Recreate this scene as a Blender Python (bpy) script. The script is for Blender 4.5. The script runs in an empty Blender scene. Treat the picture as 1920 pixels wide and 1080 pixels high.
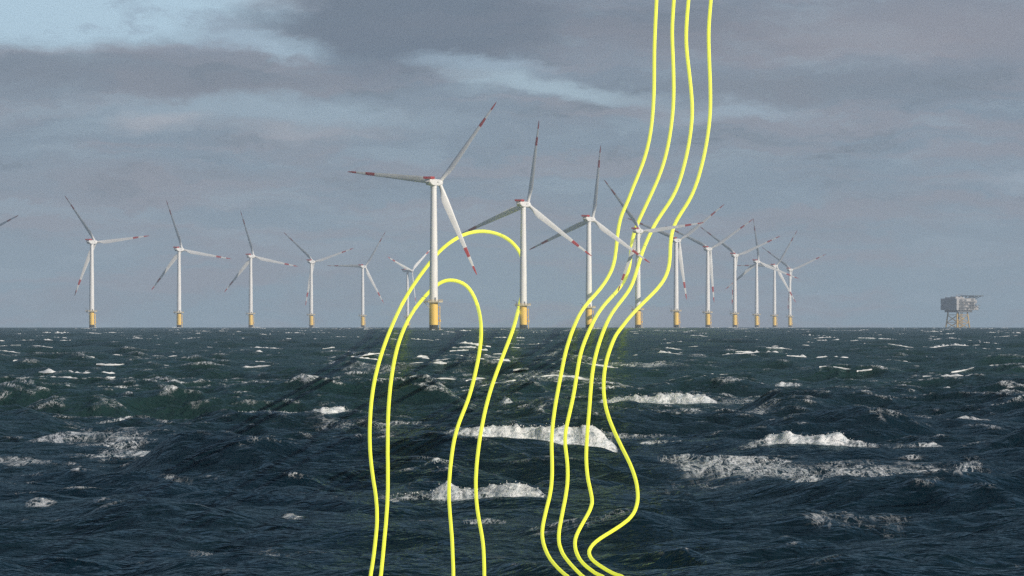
import bpy, bmesh, math, random
import numpy as np
from mathutils import Vector, Matrix

random.seed(7)
rng = np.random.default_rng(11)
R = math.radians
EARTH = 6371000.0                      # the sea follows the curve of the earth
def drop(x, y): return -(x*x + y*y) / (2*EARTH)

sc = bpy.context.scene
FRES = .55          # share of facets not hidden behind other ripples at this low angle
col = sc.collection

# ------------------------------------------------------------------ helpers
def link(name, me, mat=None, parent=None):
    o = bpy.data.objects.new(name, me)
    col.objects.link(o)
    if mat is not None:
        for m in (mat if isinstance(mat, (list, tuple)) else [mat]):
            me.materials.append(m)
    if parent is not None: o.parent = parent
    return o

def obj(name, bm, mat=None, parent=None, smooth=False):
    bmesh.ops.recalc_face_normals(bm, faces=bm.faces[:])
    me = bpy.data.meshes.new(name)
    bm.to_mesh(me); bm.free()
    if smooth:
        for p in me.polygons: p.use_smooth = True
        me.set_sharp_from_angle(angle=R(40))
    return link(name, me, mat, parent)

def tag(o, label=None, cat=None, group=None, kind=None):
    if label: o['label'] = label
    if cat: o['category'] = cat
    if group: o['group'] = group
    if kind: o['kind'] = kind
    return o

def empty(name, loc, rz=0):
    o = bpy.data.objects.new(name, None)
    col.objects.link(o); o.location = loc; o.rotation_euler = (0, 0, rz)
    o.empty_display_size = 2
    return o

def copy_tree(o, parent=None):
    c = o.copy(); col.objects.link(c)
    if parent is not None: c.parent = parent
    for ch in list(o.children): copy_tree(ch, c)
    return c

def box(bm, x0, x1, y0, y1, z0, z1, mi=0):
    v = [bm.verts.new(p) for p in ((x0,y0,z0),(x1,y0,z0),(x1,y1,z0),(x0,y1,z0),(x0,y0,z1),(x1,y0,z1),(x1,y1,z1),(x0,y1,z1))]
    for f in ((0,3,2,1),(4,5,6,7),(0,1,5,4),(1,2,6,5),(2,3,7,6),(3,0,4,7)):
        bm.faces.new([v[i] for i in f]).material_index = mi

def tube(bm, p, q, r0, r1=None, n=10, mi=0):
    r1 = r0 if r1 is None else r1
    p, q = Vector(p), Vector(q)
    d = (q - p).normalized()
    a = Vector((1,0,0)) if abs(d.x) < .8 else Vector((0,1,0))
    u = d.cross(a).normalized(); w = d.cross(u)
    A = [bm.verts.new(p + (u*math.cos(t) + w*math.sin(t))*r0) for t in [2*math.pi*i/n for i in range(n)]]
    B = [bm.verts.new(q + (u*math.cos(t) + w*math.sin(t))*r1) for t in [2*math.pi*i/n for i in range(n)]]
    for i in range(n):
        bm.faces.new((A[i], A[(i+1)%n], B[(i+1)%n], B[i])).material_index = mi
    bm.faces.new(A).material_index = mi; bm.faces.new(B).material_index = mi

def lathe(bm, prof, n=40, mi=0, cap=True):
    rings = []
    for r, z in prof:
        rings.append([bm.verts.new((r*math.cos(2*math.pi*i/n), r*math.sin(2*math.pi*i/n), z)) for i in range(n)])
    for a, b in zip(rings[:-1], rings[1:]):
        for i in range(n):
            bm.faces.new((a[i], a[(i+1)%n], b[(i+1)%n], b[i])).material_index = mi
    if cap:
        bm.faces.new(rings[0]); bm.faces.new(rings[-1])

# ------------------------------------------------------------------ node helpers
class N:
    def __init__(s, nt): s.nt = nt
    def new(s, t, **k):
        n = s.nt.nodes.new(t)
        for a, v in k.items(): setattr(n, a, v)
        return n
    def put(s, sock, v):
        if v is None: return
        if hasattr(v, 'is_output'): s.nt.links.new(v, sock)
        else: sock.default_value = v
    def math(s, op, a, b=None, c=None, clamp=False):
        n = s.new('ShaderNodeMath', operation=op, use_clamp=clamp)
        s.put(n.inputs[0], a); s.put(n.inputs[1], b); s.put(n.inputs[2], c)
        return n.outputs[0]
    def vmath(s, op, a, b=None):
        n = s.new('ShaderNodeVectorMath', operation=op)
        s.put(n.inputs[0], a); s.put(n.inputs[1], b)
        return n.outputs[0]
    def comb(s, x, y, z):
        n = s.new('ShaderNodeCombineXYZ')
        s.put(n.inputs[0], x); s.put(n.inputs[1], y); s.put(n.inputs[2], z)
        return n.outputs[0]
    def noise(s, vec, scale, detail=4, rough=.55, dist=0, dims='3D', out='Fac'):
        n = s.new('ShaderNodeTexNoise', noise_dimensions=dims)
        s.put(n.inputs['Vector'], vec); s.put(n.inputs['Scale'], scale)
        n.inputs['Detail'].default_value = detail; n.inputs['Roughness'].default_value = rough
        n.inputs['Distortion'].default_value = dist
        return n.outputs[out]
    def smooth(s, v, a, b, lo=0., hi=1.):
        n = s.new('ShaderNodeMapRange', interpolation_type='SMOOTHSTEP')
        s.put(n.inputs[0], v); s.put(n.inputs[1], a); s.put(n.inputs[2], b); s.put(n.inputs[3], lo); s.put(n.inputs[4], hi)
        return n.outputs[0]
    def mix(s, f, a, b, blend='MIX'):
        n = s.new('ShaderNodeMix', data_type='RGBA', blend_type=blend)
        s.put(n.inputs[0], f)
        s.put(n.inputs[6], a if hasattr(a, 'is_output') else (*a, 1)); s.put(n.inputs[7], b if hasattr(b, 'is_output') else (*b, 1))
        return n.outputs[2]

def material(name, rgb, rough=.5, var=.06, scale=.6, streak=False, metal=0, spec=.4):
    """paint or steel: base colour with weathering mottling and fine streaks"""
    m = bpy.data.materials.new(name); m.use_nodes = True
    k = N(m.node_tree); b = m.node_tree.nodes['Principled BSDF']
    tc = k.new('ShaderNodeTexCoord').outputs['Object']
    v = k.vmath('MULTIPLY', tc, (1, 1, .12)) if streak else tc
    n = k.noise(v, scale, 5, .6)
    d = tuple(c*(1-2.2*var) for c in rgb); h = tuple(min(1, c*(1+var)) for c in rgb)
    m.node_tree.links.new(k.mix(k.smooth(n, .3, .7), d, h), b.inputs['Base Color'])
    k.put(b.inputs['Roughness'], k.math('MULTIPLY_ADD', n, .25, rough-.12))
    b.inputs['Metallic'].default_value = metal; b.inputs['Specular IOR Level'].default_value = spec
    return m

M = {}
M['white'] = material('white_paint', (.80, .79, .78), .45, .03, .5, True)
M['blade'] = material('blade_gelcoat', (.74, .74, .73), .4, .03, .3)
M['red'] = material('red_paint', (.42, .035, .03), .5, .08, .6)
M['yellow'] = material('yellow_coating', (.84, .56, .12), .5, .06, .5, True)
M['oldyellow'] = material('weathered_yellow', (.52, .35, .10), .6, .16, .3, True)
M['growth'] = material('marine_growth', (.03, .035, .03), .8, .15, 1.2)
M['grate'] = material('galvanised_steel', (.58, .52, .38), .6, .12, .8)
M['dark'] = material('dark_steel', (.10, .11, .12), .6, .1, .6)
M['pale'] = material('pale_cladding', (.38, .37, .37), .55, .16, .12, True)
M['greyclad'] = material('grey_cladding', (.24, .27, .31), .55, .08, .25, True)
M['deck'] = material('helideck_green', (.10, .13, .14), .7, .1, .4)

# ------------------------------------------------------------------ turbine
HUB = 88.0
YAW = R(-26)
AX = Vector((math.sin(-YAW), math.cos(YAW), 0))     # the rotor faces into the wind, away from the shore side
OVER = 9.7

def blade_bm():
    bm = bmesh.new()
    n = 14
    zs = [1.2, 2.6, 4, 6, 8.5, 11.5, 15, 20, 26, 32, 38, 42, 45, 48, 51, 54, 56.5, 58.5, 59.6, 60.0]
    rings = []
    for z in zs:
        t = z/60
        round_ = 1 - min(1, max(0, (z-2.4)/8.5)); round_ = round_*round_*(3-2*round_)
        if t < .2: ch = 2.3 + (4.3-2.3)*(lambda q: q*q*(3-2*q))(min(1, max(0, (z-2.4)/9.2)))
        else: ch = 4.3*(1-(t-.2)/.8)**.95*.82 + .78
        if z > 58: ch *= max(.18, (60.4-z)/2.4)
        th = round_*2.3 + (1-round_)*ch*(.27-.14*t)
        tw = R(17 + 12*(1-t)**2)
        le = -(.5*round_ + .3*(1-round_))*ch
        pre = -1.2*t*t*0 + 1.0*t*t            # the tips bend up-wind
        ring = []
        for i in range(n):
            a = 2*math.pi*i/n
            cx = .5*(1-math.cos(a)); s = math.sin(a)
            prof = (1-round_)*(abs(s)**1.0*(1-cx)**.35*.62) + round_*abs(s)*.5
            x = le + cx*ch; y = math.copysign(prof*th, s)
            if 1-round_ > .5 and s < 0: y *= .7
            X = x*math.cos(tw) + y*math.sin(tw); Y = -x*math.sin(tw) + y*math.cos(tw)
            ring.append(bm.verts.new((X, Y+pre, z)))
        rings.append(ring)
    for k, (a, b) in enumerate(zip(rings[:-1], rings[1:])):
        zm = (zs[k]+zs[k+1])/2
        mi = 1 if (zm > 54 or 42 < zm < 48) else 0
        for i in range(n):
            bm.faces.new((a[i], a[(i+1) % n], b[(i+1) % n], b[i])).material_index = mi
    bm.faces.new(rings[0]); bm.faces.new(rings[-1]).material_index = 1
    return bm

def make_turbine():
    root = empty('wind_turbine', (0, 0, 0))
    # monopile: yellow transition piece over a dark waterline
    bm = bmesh.new()
    lathe(bm, [(2.62, 3.3), (2.62, 16.2), (2.75, 16.25), (2.75, 16.6)], 40)
    pile = obj('transition_piece', bm, M['yellow'], root, True)
    bm = bmesh.new(); lathe(bm, [(2.58, -14), (2.58, 3.3), (2.0, 3.3)], 36, cap=False)
    obj('waterline_band', bm, M['growth'], pile, True)
    # boat landing on the right hand side
    bm = bmesh.new()
    for s in (-.9, .9):
        tube(bm, (3.7, s, -2), (3.7, s, 14.5), .22, n=8)
        for z in (3.5, 8.5, 13.8): tube(bm, (2.4, s*.8, z), (3.7, s, z), .16, n=6)
    for z in np.arange(-1, 16, .6): tube(bm, (3.55, -.35, z), (3.55, .35, z), .05, n=5)
    for s in (-.35, .35): tube(bm, (3.55, s, -1), (3.55, s, 16.4), .07, n=6)
    obj('boat_landing', bm, M['yellow'], root)
    bm = bmesh.new(); box(bm, 2.4, 4.5, -.9, .9, 5.0, 5.25); box(bm, 3.0, 4.3, -.6, .6, 5.25, 6.5)
    obj('resting_platform', bm, M['yellow'], root)
    # working platform with railing, longer towards the left
    bm = bmesh.new()
    P = [(-5.9, -2.2), (-5.9, 2.2), (-3.2, 4.1), (3.4, 4.1), (5.3, 2.4), (5.3, -2.4), (3.4, -4.1), (-3.2, -4.1)]
    lo = [bm.verts.new((x, y, 16.62)) for x, y in P]; hi = [bm.verts.new((x, y, 17.35)) for x, y in P]
    bm.faces.new(lo); bm.faces.new(hi)
    for i in range(8): bm.faces.new((lo[i], lo[(i+1) % 8], hi[(i+1) % 8], hi[i]))
    for s in (-1.6, 1.6): tube(bm, (-2.4, s, 13.6), (-5.4, s, 16.6), .2, n=6)
    plat = obj('working_platform', bm, M['grate'], root)
    bm = bmesh.new()
    for i in range(8):
        a, b = Vector((*P[i], 0)), Vector((*P[(i+1) % 8], 0))
        for z in (17.6, 18.2): tube(bm, (a.x, a.y, z), (b.x, b.y, z), .07, n=5)
        m = max(2, int((b-a).length/1.3))
        for j in range(m):
            q = a.lerp(b, j/m); tube(bm, (q.x, q.y, 17.05), (q.x, q.y, 18.2), .06, n=5)
    obj('railing', bm, M['yellow'], plat)
    bm = bmesh.new()
    tube(bm, (-4.6, 0, 17.05), (-4.6, 0, 19.6), .2, .16, 8); tube(bm, (-4.6, 0, 19.5), (-7.6, -.4, 20.6), .16, .09, 8)
    obj('davit_crane', bm, M['dark'], plat)
    # tower
    bm = bmesh.new()
    pr = [(2.5, 17.05), (2.5, 20), (2.42, 34), (2.25, 50), (2.0, 68), (1.78, 84.4), (1.9, 84.5), (1.9, 86.1)]
    lathe(bm, pr, 44)
    tw = obj('tower', bm, M['white'], root, True)
    bm = bmesh.new(); box(bm, .55, 1.55, -2.62, -2.2, 17.3, 19.6)
    obj('door', bm, M['greyclad'], tw)
    # nacelle: axis along local y, rear at -10
    bm = bmesh.new()
    sec = [(-10.0, 1.55, .15, 1.8), (-9.7, 1.75, -.05, 1.9), (-7.2, 2.0, -1.75, 1.9), (-2, 2.05, -1.95, 1.9), (4.8, 2.05, -1.9, 1.9), (6.7, 1.75, -1.7, 1.75), (7.75, 1.6, -1.6, 1.6)]
    rings = []
    for y, w, z0, z1 in sec:
        c = .35
        pts = [(-w+c, z0), (w-c, z0), (w, z0+c), (w, z1-c), (w-c, z1), (-w+c, z1), (-w, z1-c), (-w, z0+c)]
        rings.append([bm.verts.new((x, y, z)) for x, z in pts])
    for a, b in zip(rings[:-1], rings[1:]):
        for i in range(8): bm.faces.new((a[i], a[(i+1) % 8], b[(i+1) % 8], b[i]))
    bm.faces.new(rings[0]); bm.faces.new(rings[-1])
    nac = obj('nacelle', bm, M['white'], root, True)
    nac.location = (0, 0, HUB); nac.rotation_euler = (0, 0, YAW)
    # red winching deck on the roof at the rear, with its solid railing
    bm = bmesh.new()
    box(bm, -2.35, 2.35, -11.2, -4.4, 1.93, 2.12)
    for x in (-2.35, 2.27): box(bm, x, x+.08, -11.2, -4.4, 2.12, 3.25)
    box(bm, -2.27, 2.27, -11.2, -11.12, 2.12, 3.25)
    box(bm, -2.27, 2.27, -4.48, -4.4, 2.12, 3.25)
    for x in (-2.3, 2.3):
        for y in np.arange(-11.1, -4.3, 1.1): tube(bm, (x, y, 2.1), (x, y, 3.4), .07, n=5)
    obj('winching_deck', bm, M['red'], nac)
    bm = bmesh.new()
    box(bm, -.9, .9, -3.6, .6, 1.9, 2.45); tube(bm, (.9, 1.4, 1.9), (.9, 1.4, 4.1), .07, n=6); tube(bm, (-.9, 1.4, 1.9), (-.9, 1.4, 3.9), .07, n=6)
    box(bm, -.7, .7, 1.2, 1.6, 1.9, 2.3)
    obj('cooler', bm, M['pale'], nac)
    bm = bmesh.new(); box(bm, 2.045, 2.075, 1.0, 2.3, -.2, .5)
    obj('vent', bm, M['dark'], nac)
    # hub with three blades; turns round its own local y
    bm = bmesh.new()
    prof = [(-2.0, 1.55), (-1.6, 2.0), (0, 2.15), (1.3, 1.9), (2.3, 1.2), (2.75, .35)]
    rings = [[bm.verts.new((r*math.cos(2*math.pi*i/28), y, r*math.sin(2*math.pi*i/28))) for i in range(28)] for y, r in prof]
    for a, b in zip(rings[:-1], rings[1:]):
        for i in range(28): bm.faces.new((a[i], a[(i+1) % 28], b[(i+1) % 28], b[i]))
    bm.faces.new(rings[0]); bm.faces.new(rings[-1])
    hub = obj('rotor_hub', bm, M['white'], root, True)
    for k in range(3):
        if k == 0: b = first = obj('blade', blade_bm(), [M['blade'], M['red']], hub, True)
        else:
            b = first.copy(); col.objects.link(b); b.parent = hub
        b.rotation_euler = (0, R(120*k), 0)
    return root

def pose(root, x, y, phase, yaw_deg):
    root.location = (x, y, drop(x, y))
    yaw = R(yaw_deg)
    for ch in root.children:
        n = ch.name.split('.')[0]
        if n == 'nacelle': ch.rotation_euler = (0, 0, yaw)
        if n == 'rotor_hub':
            ch.rotation_euler = (0, R(phase), yaw)
            ch.location = (-math.sin(yaw)*OVER, math.cos(yaw)*OVER, HUB)

TURBINES = [
    (-46.6, 3323, 36.8, -20, 'nearest and tallest white turbine, one blade pointing left, beside the smaller yellow arch'),
    (7.9, 3932, 7.6, -20, 'second tallest white turbine, tower in front of the right foot of the larger yellow arch'),
    (61.7, 4491, 6, -20, 'white turbine just left of four rising yellow lines, its base crossed by one line'),
    (114.1, 5067, -37.5, -20, 'white turbine standing among the four rising yellow lines with one blade level to the right'),
    (165.1, 5625, 52.5, -20, 'white turbine just right of the rightmost yellow line, one blade hanging nearly straight down'),
    (218.9, 6251, 56, -20, 'second turbine to the right of the yellow lines, its lowest blade close along the tower'),
    (271.6, 6817, 66.5, -20, 'third turbine to the right of the yellow lines, lowest blade hidden behind its tower'),
    (327.7, 7488, -8, -20, 'small turbine in the right cluster with one blade pointing almost straight up'),
    (376.1, 8010, 31, -20, 'second smallest turbine at the right end of the row, one blade level to the left'),
    (423.9, 8527, 66, -20, 'rightmost and smallest turbine at the end of the right hand row'),
    (-501, 5200, 74, -50, 'turbine cut off by the left edge of the picture, only a blade tip showing'),
    (-431.1, 5733, -36.3, -20, 'leftmost complete turbine of the pale left hand row, one blade level to the right'),
    (-375.1, 6295, -20, -20, 'second complete pale turbine from the left, its right blade drooping slightly'),
    (-322.8, 6905, -18, -20, 'third complete pale turbine from the left, its right blade drooping slightly'),
    (-269.0, 7488, -48, -20, 'fourth complete pale turbine from the left, its lowest blade hidden behind the tower'),
    (-215.9, 8081, 31.5, -20, 'fifth complete pale turbine from the left, one blade level to the left'),
    (-162.4, 8686, 69, -132, 'small bright white turbine crossed by the larger yellow arch, left of the nearest turbine'),
]
proto = make_turbine()
for i, (x, y, ph, yw, lab) in enumerate(TURBINES):
    t = proto if i == 0 else copy_tree(proto)
    pose(t, x, y, ph, yw)
    tag(t, lab, 'wind turbine', 'offshore wind turbines')

# ------------------------------------------------------------------ transformer platform
def make_substation():
    x, y = 614.0, 7700.0
    root = empty('substation_platform', (x, y, drop(x, y)), R(33))
    root.scale = (1.18, 1.2, 1.0)
    tag(root, 'offshore transformer platform, grey and white block on a yellow braced steel jacket', 'platform')
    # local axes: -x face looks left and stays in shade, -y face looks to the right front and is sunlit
    bm = bmesh.new()
    L = [(-7.5, -8.5), (7.5, -8.5), (7.5, 8.5), (-7.5, 8.5)]
    top = 21.0
    def leg(i, z):
        f = 1 + .22*(top-z)/21
        return Vector((L[i][0]*f, L[i][1]*f, z))
    for i in range(4):
        tube(bm, leg(i, -12), leg(i, top), .95, .85, 12)
        j = (i+1) % 4
        for z0, z1 in ((-1.5, 7), (7, 17)):
            tube(bm, leg(i, z0), leg(j, z1), .38, n=8); tube(bm, leg(j, z0), leg(i, z1), .38, n=8)
        for z in (7, 17.5): tube(bm, leg(i, z), leg(j, z), .36, n=8)
    jk = obj('jacket', bm, M['oldyellow'], root, True)
    bm = bmesh.new()
    for k in (-1.5, 0, 1.5): tube(bm, (-1.5+k, -9.5, -6), (-1.5+k, -9.2, 21), .32, n=8)
    box(bm, -4, 2, -10.5, -8.9, 8, 8.4)
    obj('cable_tubes', bm, M['oldyellow'], jk)
    # cellar deck
    bm = bmesh.new(); box(bm, -10, 11, -13, 12, 21, 24)
    obj('cellar_deck', bm, M['dark'], root)
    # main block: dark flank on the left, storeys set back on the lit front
    bm = bmesh.new()
    box(bm, -13, 14, -15, 15, 24, 31.2); box(bm, -13, 14, -15, 15, 31.9, 40); box(bm, -12.6, 13.6, -14.6, 14.6, 31.2, 31.9)
    main = obj('deckhouse', bm, M['pale'], root)
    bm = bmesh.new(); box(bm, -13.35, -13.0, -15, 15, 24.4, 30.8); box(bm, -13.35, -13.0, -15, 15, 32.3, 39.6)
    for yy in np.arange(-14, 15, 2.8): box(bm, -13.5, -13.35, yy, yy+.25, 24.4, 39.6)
    obj('shaded_louvre_wall', bm, M['greyclad'], main)  # darker grey puts the shade of the left flank into its colour
    bm = bmesh.new()
    for zz in (27.6, 31.3, 35.6): box(bm, -9.5, 14.3, -16.4, -15.0, zz, zz+.35)
    for xx in np.arange(-9.3, 14.3, 3.9): box(bm, xx, xx+.25, -16.3, -16.05, 24, 36)
    tube(bm, (2, -16.2, 24.2), (13, -16.2, 36), .3, n=6); tube(bm, (4, -16.2, 36), (14, -16.2, 28), .3, n=6)
    obj('gallery', bm, M['dark'], root)
    bm = bmesh.new()
    for xx, zz, w, h in ((-9.5, 36.4, 4.5, 2.4), (-2, 36.4, 3, 2.4), (-9, 32.2, 6, 2.6), (-1, 32.4, 4, 2.6), (6, 32.6, 6, 2.2), (-10, 24.6, 8, 2.4), (0.5, 24.6, 3, 2.6), (6, 25, 6.5, 1.8), (4, 28.4, 8, 2), (-9, 28.6, 7, 1.6), (8, 37, 4, 2)):
        box(bm, xx, xx+w, -15.09, -14.9, zz, zz+h)
    obj('louvre', bm, M['dark'], main)
    bm = bmesh.new(); box(bm, -11, 2, -10, 10, 40, 41.6); box(bm, -9, -5, -8, 2, 41.6, 42.6); box(bm, -3, 0, -8, -3, 41.6, 43)
    tube(bm, (-10, 9, 41), (-10, 9, 46), .18, n=6); tube(bm, (-2, 8, 41), (-2, 8, 45), .14, n=6)
    obj('roof_plant', bm, M['pale'], main)
    # lower modules towards the right
    bm = bmesh.new(); box(bm, 14, 19, -14.5, 10, 24.5, 30); box(bm, 14, 18, -13, 8, 33.4, 38)
    obj('side_module', bm, M['pale'], root)
    bm = bmesh.new(); box(bm, 14.0, 21.5, -15.5, 12, 30.6, 31.1); box(bm, 14, 19.5, -15.6, 12, 23.9, 24.4)
    tube(bm, (14, -15, 31), (21, -15, 26), .25, n=6)
    obj('balcony', bm, M['dark'], root)
    # helideck
    bm = bmesh.new()
    c = Vector((18.5, -3.5, 43.2)); n = 8
    lo = [bm.verts.new((c.x+14*math.cos(R(22.5+45*i)), c.y+14*math.sin(R(22.5+45*i)), c.z)) for i in range(n)]
    hi = [bm.verts.new((c.x+14*math.cos(R(22.5+45*i)), c.y+14*math.sin(R(22.5+45*i)), c.z+1.1)) for i in range(n)]
    bm.faces.new(lo); bm.faces.new(hi)
    for i in range(n): bm.faces.new((lo[i], lo[(i+1) % n], hi[(i+1) % n], hi[i]))
    hd = obj('helideck', bm, M['deck'], root)
    bm = bmesh.new()
    for i in range(n):
        a = R(22.5+45*i); b = R(22.5+45*(i+1))
        tube(bm, (c.x+14*math.cos(a), c.y+14*math.sin(a), 43.3), (c.x+14*math.cos(b), c.y+14*math.sin(b), 43.3), .28, n=6)
    for yy in (-11, -3.5, 4):
        tube(bm, (13.6, yy, 38), (26, yy, 43.4), .4, n=6); tube(bm, (10, yy, 39.8), (10, yy, 43.6), .4, n=6)
        tube(bm, (15, yy, 37.5), (15, yy, 43.6), .4, n=6); tube(bm, (15, yy, 38), (21, yy, 43.5), .3, n=6)
    obj('support_truss', bm, M['dark'], hd)
    bm = bmesh.new()
    tube(bm, (3, 6, 40), (3, 6, 45.2), .7, .6, 10); tube(bm, (3, 6, 44.8), (14, 2, 46.6), .45, .25, 8)
    obj('pedestal_crane', bm, M['greyclad'], root)
make_substation()

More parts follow.
